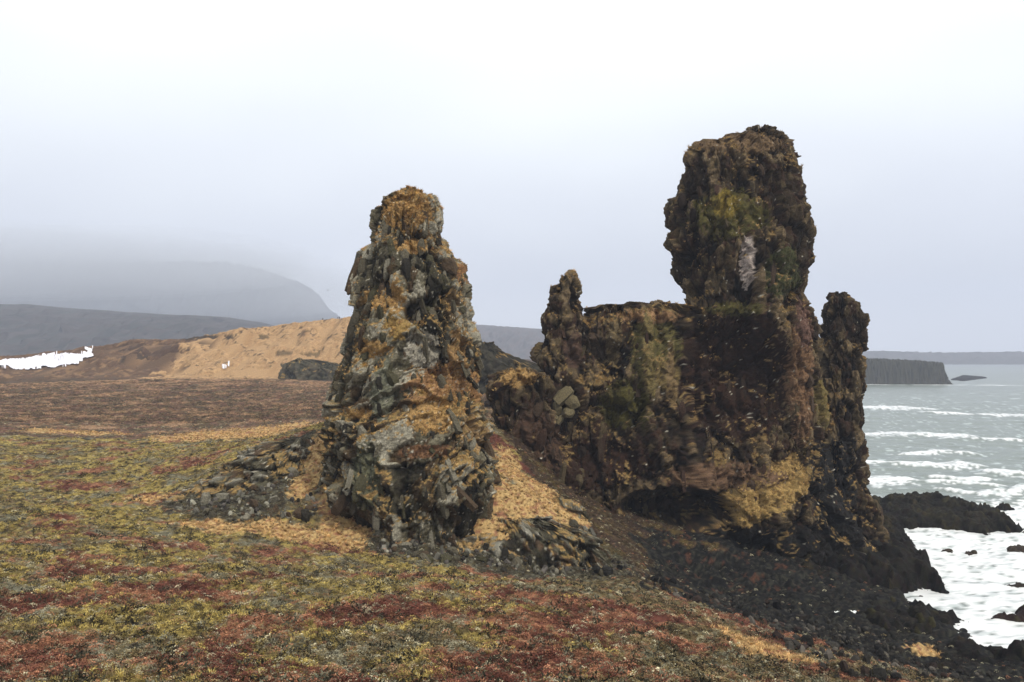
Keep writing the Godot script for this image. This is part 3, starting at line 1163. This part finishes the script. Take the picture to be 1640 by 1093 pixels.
	var feet := [
		[[703, 455, 500, 1.5, 121], [716, 418, 508, 2.6, 120], [740, 372, 516, 4.0, 118], [770, 325, 522, 5.5, 116], [800, 285, 526, 6.6, 114.5], [826, 262, 528, 7.2, 113.5], [870, 262, 530, 7.4, 113]],
		[[834, 690, 880, 1.2, 109], [846, 640, 925, 2.4, 108.5], [862, 610, 955, 3.6, 108], [882, 595, 975, 4.4, 108], [905, 590, 990, 5.0, 108], [930, 590, 990, 5.2, 108]],
		[[800, 885, 905, 0.8, 119], [810, 875, 930, 1.6, 119], [828, 868, 948, 2.4, 119], [850, 860, 955, 3.0, 119]]]
	for k in feet.size():
		var fl := build_loft("outcrop", L, feet[k], fst, M.rock)
		tufts_on("ledge_grass", L, fl, 0.25, [STRAW, OLIVE, Color(0.30, 0.18, 0.08), GREY], 0.4, fst, 26 + k)
	print("pale stack ", Time.get_ticks_msec() - t0)

	# ------------------------------------------------ the dark castle-like stack above the sea
	var R := base("rock_stack", Vector3(P(1150, 850, 150).x, 3.0, -150.0))
	tag(R, "dark brown castle-like rock mass with a tall overhanging tower, a long wall and side pinnacles", "rock stack")
	var at_r := func(u: float, v: float, ru: float, rv: float) -> Array:
		var p := P(u, v, 142)
		return [p.x, p.y, ru / F * 142.0, rv / F * 142.0]
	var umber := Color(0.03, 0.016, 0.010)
	var moss := Color(0.078, 0.068, 0.02)
	var tanrock := Color(0.17, 0.10, 0.055)
	var r_patches := []
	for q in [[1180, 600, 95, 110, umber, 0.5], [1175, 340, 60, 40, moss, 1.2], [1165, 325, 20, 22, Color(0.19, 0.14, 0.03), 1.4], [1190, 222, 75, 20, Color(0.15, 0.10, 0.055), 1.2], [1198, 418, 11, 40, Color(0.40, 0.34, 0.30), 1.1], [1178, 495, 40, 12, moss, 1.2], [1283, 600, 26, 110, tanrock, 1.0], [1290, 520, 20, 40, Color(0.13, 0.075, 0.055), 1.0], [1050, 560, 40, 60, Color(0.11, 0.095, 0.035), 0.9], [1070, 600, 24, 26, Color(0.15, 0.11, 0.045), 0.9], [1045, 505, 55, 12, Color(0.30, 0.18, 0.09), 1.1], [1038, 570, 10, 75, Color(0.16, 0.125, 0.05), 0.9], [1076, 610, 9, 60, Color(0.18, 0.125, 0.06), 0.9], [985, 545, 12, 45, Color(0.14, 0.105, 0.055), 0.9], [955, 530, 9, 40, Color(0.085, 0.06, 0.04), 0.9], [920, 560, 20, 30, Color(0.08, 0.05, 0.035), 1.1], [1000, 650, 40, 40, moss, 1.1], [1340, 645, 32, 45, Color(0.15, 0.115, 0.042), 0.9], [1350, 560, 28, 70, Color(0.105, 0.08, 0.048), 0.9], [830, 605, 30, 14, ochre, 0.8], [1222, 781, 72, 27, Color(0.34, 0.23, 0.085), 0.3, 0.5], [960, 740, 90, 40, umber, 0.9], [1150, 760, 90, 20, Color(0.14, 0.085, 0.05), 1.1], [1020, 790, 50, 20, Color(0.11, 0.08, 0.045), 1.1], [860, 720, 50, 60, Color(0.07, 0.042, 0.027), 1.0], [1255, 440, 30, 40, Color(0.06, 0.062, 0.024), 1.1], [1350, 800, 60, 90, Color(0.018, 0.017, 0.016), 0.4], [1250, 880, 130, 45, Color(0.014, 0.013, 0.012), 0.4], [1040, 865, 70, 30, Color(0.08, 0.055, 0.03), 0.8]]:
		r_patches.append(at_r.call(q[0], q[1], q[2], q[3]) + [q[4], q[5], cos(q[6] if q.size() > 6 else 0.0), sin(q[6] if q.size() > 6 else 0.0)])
	var r_dents := []
	for q in [[1165, 620, 115, 135, 4.2, 1.0], [1078, 812, 95, 36, 8.0, 0.6], [1130, 440, 55, 50, 2.0, 0.8], [960, 580, 60, 40, 1.6, 0.7], [970, 700, 80, 70, 2.0, 0.8], [1040, 570, 22, 100, -1.4, 1.0], [1076, 610, 18, 80, -1.2, 1.0], [985, 545, 22, 60, -1.0, 1.0], [1283, 600, 30, 150, -1.5, 0.7], [1220, 800, 100, 50, -3.0, 0.8, 0.5], [1240, 420, 60, 70, -1.0, 0.8]]:
		r_dents.append(at_r.call(q[0], q[1], q[2], q[3]) + [q[4], q[5], cos(q[6] if q.size() > 6 else 0.0), sin(q[6] if q.size() > 6 else 0.0)])
	var rpal := [Color(0.013, 0.0095, 0.007), Color(0.026, 0.018, 0.012), Color(0.042, 0.030, 0.018), Color(0.042, 0.024, 0.015), Color(0.078, 0.058, 0.031), Color(0.14, 0.102, 0.058)]
	var rst := {"inset": 0.85, "stretch": 0.6, "A": 1.1, "B": 0.7, "C": 0.3, "facet_small": 1.2, "D": 0.8, "crack": 0.7, "step": 0.2, "cap": 0.9, "power": 0.7, "dents": r_dents, "patches": r_patches, "speck": 0.66, "turf_amount": 0.04, "turf": Color(0.22, 0.14, 0.06), "palette": rpal}
	var lofts := []
	var build_r := func(called: String, tr: Array, cap: float) -> void:
		var st := rst.duplicate()
		st.cap = cap
		st.inset = 0.3 if called in ["pinnacle", "pillar"] else 0.7
		if called in ["pinnacle", "pillar"]:
			st.A = 0.5
			st.facet = 0.6
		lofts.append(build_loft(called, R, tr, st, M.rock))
	build_r.call("tower", [[214, 1190, 1246, 3.5, 150], [224, 1145, 1262, 5.0, 150], [234, 1108, 1266, 6.0, 150], [252, 1098, 1270, 6.8, 150], [285, 1092, 1281, 7.4, 150], [312, 1084, 1286, 7.8, 150], [322, 1071, 1287, 8.0, 150], [345, 1071, 1293, 8.0, 150], [390, 1068, 1294, 8.0, 150], [420, 1078, 1294, 7.6, 150], [445, 1085, 1292, 7.4, 150], [472, 1098, 1292, 7.4, 150], [492, 1098, 1300, 8.0, 150], [512, 1082, 1310, 8.6, 150], [600, 1060, 1312, 9.0, 150], [700, 1052, 1316, 10.0, 150], [780, 1060, 1330, 11.5, 150], [850, 1075, 1370, 13.5, 150], [940, 1090, 1430, 15.0, 150]], 1.0)
	build_r.call("wall", [[487, 1000, 1090, 3.2, 148], [492, 945, 1130, 4.2, 148], [506, 925, 1250, 5.0, 148], [535, 905, 1290, 5.8, 148], [580, 895, 1300, 6.6, 148], [640, 888, 1305, 7.4, 148], [700, 880, 1306, 8.4, 148], [760, 890, 1306, 9.4, 148], [830, 930, 1306, 10.2, 148], [930, 960, 1306, 11.0, 148]], 0.6)
	build_r.call("pinnacle", [[446, 898, 920, 1.0, 147], [458, 880, 925, 1.8, 147], [480, 873, 930, 2.6, 147], [510, 869, 945, 3.4, 147], [540, 863, 960, 4.2, 147], [575, 850, 975, 5.0, 147], [600, 860, 980, 5.2, 147], [660, 880, 985, 6.0, 147], [760, 900, 985, 7.0, 147]], 0.4)
	build_r.call("pillar", [[470, 1324, 1358, 2.0, 158], [480, 1322, 1368, 2.8, 158], [510, 1317, 1383, 3.8, 158], [545, 1311, 1387, 4.4, 158], [590, 1309, 1385, 4.8, 158], [640, 1306, 1379, 5.2, 158], [690, 1304, 1375, 5.6, 158], [730, 1300, 1380, 6.2, 158], [780, 1292, 1390, 7.4, 158], [830, 1280, 1402, 9.0, 158], [880, 1265, 1425, 11.0, 158], [925, 1255, 1450, 12.0, 158]], 0.5)
	build_r.call("saddle", [[594, 795, 870, 2.4, 142], [604, 778, 886, 3.4, 142], [640, 772, 892, 4.0, 142], [690, 785, 905, 4.8, 142], [760, 800, 940, 6.0, 141], [830, 820, 960, 7.0, 140]], 0.6)
	for k in lofts.size():
		blocks_on(R, lofts[k], [70, 70, 30, 40, 25][k], 0.6, 2.2, brown_mats, rst, 60 + k, 6.0)
	var pale: Array = stone_mats.call([Color(0.15, 0.125, 0.07), Color(0.11, 0.09, 0.055)])
	for q in [[903, 634, 3.2], [916, 646, 2.2], [893, 652, 2.4], [908, 662, 2.0], [886, 668, 1.5], [897, 672, 1.6]]:
		var o := put("block", (slabs if int(q[0]) % 2 else stones)[int(q[0]) % 8], pale[int(q[1]) % 2], R)
		o.position = P(q[0], q[1], 140.7) - R.position
		o.basis = Basis(Vector3(0.4, 0.8, 0.3).normalized(), q[0]) * Basis.from_scale(Vector3(q[2] * 1.2, q[2] * 1.1, q[2] * 1.2))
	var st2 := rst.duplicate()
	st2.turf_amount = 0.04
	for k in lofts.size():
		if lofts[k].grassy.size() > 20:
			tufts_on("ledge_grass", R, lofts[k], 0.3, [Color(0.34, 0.225, 0.09), Color(0.24, 0.15, 0.06)], 0.42, st2, 16 + k)
	print("dark stack ", Time.get_ticks_msec() - t0)

	# ------------------------------------------------ shelves and rocks in the surf
	ledge("rock_ledge", [[1385, 858], [1375, 808], [1430, 800], [1500, 802], [1560, 811], [1605, 826], [1640, 848], [1660, 862], [1600, 853], [1588, 863], [1560, 858], [1500, 851], [1440, 851]], 2.6, 1, "long black rock ledge running out to sea behind the dark stack", "rock ledge", "", [Color(0.008, 0.0075, 0.007), Color(0.013, 0.012, 0.010), Color(0.02, 0.018, 0.013), Color(0.035, 0.03, 0.017)])
	ledge("sea_rock", [[1590, 812], [1605, 808], [1628, 815], [1615, 822], [1597, 819]], 1.6, 2, "small black rock in the surf off the end of the long ledge", "sea rock")
	ledge("sea_rock", [[1522, 609], [1540, 603], [1560, 604], [1582, 606], [1560, 609], [1545, 611]], 2.6, 12, "low dark rocks trailing off the tip of the far headland", "sea rock", "", [], 2.5)
	ledge("rock_ledge", [[1444, 852], [1467, 872], [1470, 896], [1490, 906], [1505, 926], [1526, 954], [1484, 944], [1452, 956], [1412, 960], [1330, 965], [1230, 960], [1180, 930], [1240, 880], [1390, 840]], 4.6, 3, "black ragged rock foot below the side pillar of the dark stack", "rock ledge")
	ledge("rock_ledge", [[1408, 968], [1440, 964], [1490, 975], [1540, 986], [1562, 1002], [1532, 1010], [1512, 1024], [1440, 1060], [1330, 1050], [1300, 1000]], 1.9, 4, "low black shelf with olive weed between two arms of white water", "rock ledge", "", [Color(0.008, 0.0075, 0.007), Color(0.012, 0.011, 0.010), Color(0.017, 0.015, 0.012), Color(0.035, 0.032, 0.014)])
	ledge("rock_ledge", [[1556, 987], [1585, 984], [1608, 985], [1640, 968], [1700, 960], [1700, 1000], [1640, 1001], [1600, 999]], 1.3, 5, "reddish black reef with white water on both its sides", "rock ledge", "", [Color(0.018, 0.014, 0.013), Color(0.03, 0.02, 0.018), Color(0.04, 0.036, 0.022)])
	ledge("rock_ledge", [[1516, 1027], [1560, 1033], [1605, 1048], [1640, 1046], [1720, 1030], [1720, 1130], [1380, 1130], [1420, 1070]], 2.0, 6, "broad dark bouldery rock shelf at the foot of the rusty bank", "rock ledge")
	for q in [[1517, 884, 18, 6, "rounded brown-black rock alone in the foam, wider of a close pair"], [1556, 886, 17, 5, "flat black rock in the foam, flatter of a close pair"], [1630, 882, 34, 7, "long black rock in the foam below the long ledge"], [1630, 939, 34, 6, "low dark red rock awash in foam above the reddish reef"], [1581, 943, 9, 3, "tiny black rock awash in open white foam"], [1472, 860, 8, 3, "very small black rock awash beside the ragged foot"], [1605, 905, 12, 3, "small brown-black rock awash between the long rock and the dark red rock"], [1548, 915, 8, 2, "speck of black rock alone in the middle of the white water"], [1600, 826, 16, 4, "jagged black rock awash at the outer corner of the long ledge"], [1545, 1012, 10, 3, "small black rock awash off the weedy shelf"], [1484, 876, 9, 2, "sliver of black rock awash beside the ragged foot"]]:
		var oc := []
		for k in 9:
			var a := TAU * k / 9.0
			oc.append([q[0] + cos(a) * q[2], q[1] + sin(a) * q[3]])
		ledge("sea_rock", oc, 0.9 if q[3] > 4 else 0.5, int(q[0]), q[4], "sea rock", "", [Color(0.02, 0.017, 0.015), Color(0.035, 0.027, 0.022), Color(0.05, 0.04, 0.03)], 0.3)
	print("ledges ", Time.get_ticks_msec() - t0)

	# ------------------------------------------------ dark outcrop seen through the gap, snow, pool
	var O := base("rock_outcrop", P(800, 600, 260))
	O.position.y = 24.0
	tag(O, "small flat-topped dark rock outcrop seen through the gap between the two stacks", "rock outcrop")
	var ost := {"stretch": 0.7, "A": 0.8, "B": 0.5, "C": 0.3, "D": 0.6, "step": 0.5, "cap": 0.3, "palette": [Color(0.03, 0.028, 0.02), Color(0.045, 0.04, 0.028)], "turf_amount": 0.0, "speck": 0.9}
	build_loft("rock_body", O, [[551, 760, 793, 3.0, 260], [560, 755, 800, 4.0, 260], [572, 750, 828, 6.0, 260], [580, 745, 850, 8.0, 260], [600, 740, 900, 10.0, 260], [630, 735, 910, 11.0, 260]], ost, M.rock)
	var O2 := base("rock_outcrop", P(500, 606, 402))
	O2.position.y = 26.0
	tag(O2, "low dark green-grey rock outcrop at the foot of the sandy hill", "rock outcrop")
	ost.inset = 0.0
	ost.palette = [Color(0.05, 0.05, 0.035), Color(0.075, 0.068, 0.045), Color(0.10, 0.085, 0.055)]
	build_loft("rock_body", O2, [[577, 470, 500, 2.0, 402], [582, 456, 540, 3.5, 402], [592, 450, 560, 5.0, 402], [604, 446, 570, 6.0, 402], [622, 440, 580, 6.5, 402]], ost, M.rock)
	var snow := StandardMaterial3D.new()
	snow.resource_name = "snow"
	snow.albedo_color = Color(0.82, 0.82, 0.85)
	snow.roughness = 0.8
	snow.subsurf_scatter_enabled = false
	M.snow = snow
	drape("snow_patch", [[-60, 588], [0, 581], [40, 578], [55, 574], [70, 573], [90, 571], [104, 570], [126, 572], [140, 567], [128, 562], [143, 563], [150, 561], [147, 568], [150, 575], [134, 582], [128, 587], [100, 592], [60, 595], [35, 597], [0, 594], [-60, 600]], 1.2, "long white snow drift with a forked end lying below the ridge", "snow patch")
	drape("snow_patch", [[154, 560], [163, 559], [161, 561], [155, 561.5]], 1.2, "sliver of snow just past the forked end of the long drift", "snow patch")
	drape("snow_patch", [[354, 591], [360, 589], [368, 590], [367, 594], [356, 595]], 1.2, "small lone snow remnant at the foot of the sandy bowl", "snow patch")
	var froth := StandardMaterial3D.new()
	froth.resource_name = "froth"
	froth.albedo_color = Color(0.93, 0.95, 0.95)
	froth.roughness = 0.6
	drape("tide_pool", [[1331, 984], [1345, 982], [1360, 983], [1373, 984], [1370, 988], [1352, 988], [1336, 987]], 0.25, "small narrow pool of white froth among the black rocks", "tide pool", froth)
	print("snow ", Time.get_ticks_msec() - t0)

	# ------------------------------------------------ boulders
	var br := RandomNumberGenerator.new()
	br.seed = 77
	var greys := ["mid grey", "dark grey", "blackish", "pale grey", "brown", "olive grey"]
	var blacks := ["black", "blackish", "dark grey", "dark brown"]
	var groups := [
		[80, [[270, 820], [340, 770], [420, 720], [480, 700], [500, 790], [520, 860], [420, 850], [330, 835]], 0.5, 1.7, grey_mats, "in the scree fan left of the pale stack", "boulders of the scree fan", greys],
		[70, [[590, 885], [640, 850], [760, 832], [900, 825], [960, 860], [990, 925], [880, 925], [700, 905]], 0.5, 1.6, grey_mats, "on the stony apron in front of the pale stack", "boulders of the apron", greys],
		[60, [[940, 880], [1050, 920], [1180, 960], [1330, 990], [1300, 1020], [1150, 980], [1000, 930], [930, 915]], 0.5, 1.5, black_mats, "in the gully below the dark stack", "boulders of the gully", blacks],
		[70, [[1180, 985], [1380, 1000], [1450, 1050], [1600, 1085], [1560, 1093], [1330, 1090], [1240, 1030]], 0.45, 1.4, black_mats, "on the beach below the rusty bank", "boulders of the beach", blacks],
	]
	var loose := []
	for g in groups:
		var poly := PackedVector2Array()
		var lo := Vector2.INF
		var hi := -Vector2.INF
		for q in g[1]:
			poly.append(Vector2(q[0], q[1]))
			lo = lo.min(poly[-1])
			hi = hi.max(poly[-1])
		var made := 0
		var tries := 0
		while made < g[0] + 240 and tries < 9000:
			tries += 1
			var q := Vector2(br.randf_range(lo.x, hi.x), br.randf_range(lo.y, hi.y))
			if not Geometry2D.is_point_in_polygon(q, poly):
				continue
			var p := hit(q.x, q.y)
			if in_patch(straw_patches, p.x, p.z, 0.0):
				continue
			made += 1
			if made > g[0]:
				loose.append([p, Vector3.UP, [Color(0.15, 0.145, 0.115), Color(0.09, 0.085, 0.07), Color(0.05, 0.045, 0.04)][br.randi() % 3] if g[4] == grey_mats else [Color(0.025, 0.023, 0.02), Color(0.05, 0.045, 0.038)][br.randi() % 2]])
				continue
			var s := lerpf(g[2], g[3], pow(br.randf(), 2.2))
			var slab := br.randf() > 0.6
			var tone := br.randi() % int(g[4].size())
			var o := put("boulder", slabs[br.randi() % 8] if slab else stones[br.randi() % 8], g[4][tone])
			o.basis = Basis(Vector3(br.randfn(), br.randfn(), br.randfn()).normalized(), br.randf() * TAU) * Basis.from_scale(Vector3(s, s * br.randf_range(0.7, 1.2), s * br.randf_range(0.8, 1.3)))
			o.position = p + Vector3(0, s * 0.12, 0)
			var big: float = (s - g[2]) / (g[3] - g[2])
			tag(o, "%s %s %s %s" % ["large" if big > 0.55 else ("middle-sized" if big > 0.15 else "small"), g[7][tone], "slab" if slab else "boulder", g[5]], "boulder", g[6])
	var flakes := []
	for k in range(loose.size() - 1, -1, -1):
		if br.randf() < 0.5:
			flakes.append([loose[k][0], Vector3(br.randfn(), 0.6, br.randfn()) * 1.6, loose[k][2]])
			loose.remove_at(k)
	var fl := scatter("scree", self, flakes, slabs[2], [], 0.75, 79)
	tag(fl, "flat broken flakes of stone strewn between the boulders", "stones")
	var sc := scatter("scree", self, loose, stones[3], [], 0.42, 78)
	
	tag(sc, "small loose stones strewn between the boulders", "stones")
	print("boulders ", Time.get_ticks_msec() - t0)

	# ------------------------------------------------ growth on the moor
	var pr := RandomNumberGenerator.new()
	pr.seed = 12
	var heath := [[], []]
	var grass := []
	var far_heath := []
	for k in 420000:
		var z := -lerpf(37.0, 330.0, pow(pr.randf(), 1.9))
		var half := -z * 0.66 + 4.0
		var x := pr.randf_range(-half, minf(half, 62.0))
		var g := ground(x, z)
		if g < 1.0:
			continue
		var c := moor_colour(x + pr.randfn() * 0.5, z + pr.randfn() * 0.5, g)
		if c == SHORE or c.r < 0.012:
			continue
		var p := Vector3(x, g + bumps(x, z) - 0.02, z)
		if c == STRAW or c == SAND:
			grass.append([p, Vector3.UP, c.lerp(Color(0.32, 0.19, 0.085), pr.randf() * 0.7)])
		else:
			var r := pr.randf()
			if r < 0.12:
				c = [OLIVE, GREY, DARK, RUST][pr.randi() % 4]
			elif r < 0.19:
				c = Color(0.36, 0.33, 0.22)
			if z > -180.0 and (c == YELLOW and r > 0.8):
				grass.append([p, Vector3.UP, c])
			else:
				heath[pr.randi() % 2].append([p, Vector3.UP, c])
	for k in 70000:
		var z := -pr.randf_range(215.0, 396.0)
		var x := pr.randf_range(z * 0.66, 20.0)
		var g := ground(x, z)
		var c := moor_colour(x + pr.randfn(), z + pr.randfn(), g)
		far_heath.append([Vector3(x, g + bumps(x, z) - 0.05, z), Vector3.UP, c])
	var fo := scatter("heather", self, far_heath, heather_mesh(302), [], 1.0, 84)
	tag(fo, "brown and tan heath covering the plain before the sandy hill", "heather")
	var clumps := []
	for k in 16000:
		var z := -lerpf(37.0, 170.0, pow(pr.randf(), 1.5))
		var half := -z * 0.66 + 4.0
		var x := pr.randf_range(-half, minf(half, 40.0))
		var g := ground(x, z)
		if g < 8.0 or n_mid.get_noise_2d(x * 1.6 + 77.0, z * 2.2) < 0.08 or in_patch(straw_patches, x, z, 0.0):
			continue
		clumps.append([Vector3(x, g + bumps(x, z) - 0.03, z), Vector3.UP, [Color(0.02, 0.02, 0.013), Color(0.045, 0.042, 0.028), Color(0.09, 0.088, 0.06), Color(0.035, 0.028, 0.017)][pr.randi() % 4]])
	var co := scatter("shrub", self, clumps, heather_mesh(333), [], 0.95, 86)
	tag(co, "darker knee-high heath clumps standing up from the moor", "shrubs")
	for k in 2:
		var o := scatter("heather", self, heath[k], heather_mesh(300 + k), [], 0.46, 80 + k)
		tag(o, "low rust, olive and yellow heath cushions covering the moor" if k == 0 else "wiry dark heath clumps mixed through the moor", "heather")
	var go := scatter("dry_grass", self, grass, M.grass_tuft, [], 0.36, 90)
	tag(go, "straw-coloured dry grass in patches around the pale stack and moor", "grass")
	print("growth ", heath[0].size() + heath[1].size(), " ", grass.size(), " ", Time.get_ticks_msec() - t0)

	# ------------------------------------------------ walkers on the hilltop, a gull
	for q in [[508, [0.05, 0.05, 0.07], "person standing apart from the others on the sandy hilltop, dark clothes"], [534, [0.10, 0.08, 0.09], "person in dark clothes on the sandy hilltop, slimmer of two near the stack"], [541, [0.02, 0.02, 0.03], "person in black jacket on the sandy hilltop beside the stack's edge"]]:
		var x := P(q[0], 510, 450).x
		var z := -440.0
		var best := -9.0
		for k in 60:
			var zz := -425.0 - k
			var el := (maxf(H(x, zz), hill_h(x, zz) + bumps(x, zz)) - 38.0) / -zz
			if el > best:
				best = el
				z = zz
		person(Vector3(x, H(x, z) - 0.15, z), Color(q[1][0], q[1][1], q[1][2]), q[2])
	gull(P(525, 465, 300))
	print("done ", Time.get_ticks_msec() - t0)

func drape(called: String, outline: Array, thick: float, label: String, category: String, mat: Material = M.snow) -> void:
	var poly := PackedVector2Array()
	var lo := Vector2.INF
	var hi := -Vector2.INF
	for q in outline:
		poly.append(Vector2(q[0], q[1]))
		lo = lo.min(poly[-1])
		hi = hi.max(poly[-1])
	var w := int((hi.x - lo.x) / 0.8) + 6
	var h := int((hi.y - lo.y) / 0.5) + 6
	var org := hit((lo.x + hi.x) / 2, (lo.y + hi.y) / 2)
	var pos := PackedVector3Array()
	var keep := PackedByteArray()
	for j in h:
		for i in w:
			var q := Vector2(lerpf(lo.x - 2, hi.x + 2, float(i) / (w - 1)), lerpf(hi.y + 1, lo.y - 1, float(j) / (h - 1)))
			var p := hit(q.x, q.y)
			var wob := clampf((hi.x - lo.x) / 60.0, 0.1, 1.0)
			var qq := q + Vector2(n_small.get_noise_2d(q.x, q.y * 2.0) * 1.5, n_small.get_noise_2d(q.x * 0.6, q.y + 60.0) * 0.8) * wob
			var inside := Geometry2D.is_point_in_polygon(qq, poly)
			pos.append(p + Vector3(0, thick, 0) - org)
			keep.append(1 if inside else 0)
	var o := put(called, grid_mesh(pos, w, h, false, PackedColorArray(), grid_normals(pos, w, h, false), keep, true), mat)
	o.position = org
	tag(o, label, category)

func tube(t: PackedVector3Array, pts: Array, rad: Array, sides := 8, flat := 1.0) -> void:
	for k in pts.size() - 1:
		for s in sides:
			var a := TAU * s / sides
			var b := TAU * (s + 1) / sides
			var p0: Vector3 = pts[k] + Vector3(cos(a), 0, sin(a) * flat) * rad[k]
			var p1: Vector3 = pts[k] + Vector3(cos(b), 0, sin(b) * flat) * rad[k]
			var p2: Vector3 = pts[k + 1] + Vector3(cos(b), 0, sin(b) * flat) * rad[k + 1]
			var p3: Vector3 = pts[k + 1] + Vector3(cos(a), 0, sin(a) * flat) * rad[k + 1]
			t.append_array([p0, p3, p2, p0, p2, p1])

func person(where: Vector3, cloth: Color, label: String) -> void:
	var o := base("person", where)
	tag(o, label, "person", "walkers on the sandy hilltop")
	var t := PackedVector3Array()
	for s in [-1, 1]:
		tube(t, [Vector3(0.11 * s, 0, 0.1), Vector3(0.11 * s, 0.08, 0.02), Vector3(0.1 * s, 0.48, 0.01), Vector3(0.09 * s, 0.9, 0)], [0.06, 0.055, 0.07, 0.1])
		tube(t, [Vector3(0.27 * s, 0.78, 0.05), Vector3(0.26 * s, 1.1, 0), Vector3(0.2 * s, 1.42, 0)], [0.035, 0.05, 0.07])
	tube(t, [Vector3(0, 0.82, 0), Vector3(0, 1.1, 0), Vector3(0, 1.4, 0), Vector3(0, 1.48, 0), Vector3(0, 1.55, 0), Vector3(0, 1.65, 0.01), Vector3(0, 1.74, 0), Vector3(0, 1.77, 0)], [0.19, 0.18, 0.21, 0.1, 0.06, 0.1, 0.08, 0.01], 10, 0.7)
	var m := StandardMaterial3D.new()
	m.albedo_color = cloth.linear_to_srgb()
	m.roughness = 0.9
	put("body", flat_mesh(t), m, o)

func gull(where: Vector3) -> void:
	var o := base("bird", where)
	tag(o, "grey seabird gliding in the sky beside the pale stack", "bird")
	var t := PackedVector3Array()
	var m := StandardMaterial3D.new()
	m.albedo_color = Color(0.45, 0.46, 0.48)
	m.roughness = 0.8
	for k in 4:
		var r0: float = [0.01, 0.09, 0.1, 0.06][k]
		var r1: float = [0.09, 0.1, 0.06, 0.01][k]
		for s in 8:
			var a := TAU * s / 8
			var b := TAU * (s + 1) / 8
			var x0 := -0.3 + k * 0.16
			var x1 := x0 + 0.16
			t.append_array([Vector3(x0, cos(a) * r0, sin(a) * r0), Vector3(x1, cos(a) * r1, sin(a) * r1), Vector3(x1, cos(b) * r1, sin(b) * r1), Vector3(x0, cos(a) * r0, sin(a) * r0), Vector3(x1, cos(b) * r1, sin(b) * r1), Vector3(x0, cos(b) * r0, sin(b) * r0)])
	put("body", flat_mesh(t, PackedColorArray(), Vector3.ZERO), m, o)
	for s in [-1.0, 1.0]:
		var q := PackedVector3Array([Vector3(-0.12, 0.03, 0.05 * s), Vector3(0.1, 0.03, 0.05 * s), Vector3(0.06, 0.2, 0.35 * s), Vector3(-0.12, 0.03, 0.05 * s), Vector3(0.06, 0.2, 0.35 * s), Vector3(-0.12, 0.2, 0.35 * s), Vector3(-0.12, 0.2, 0.35 * s), Vector3(0.06, 0.2, 0.35 * s), Vector3(0.12, 0.12, 0.7 * s)])
		put("wing", flat_mesh(q), m, o)
	o.rotation.y = 0.7
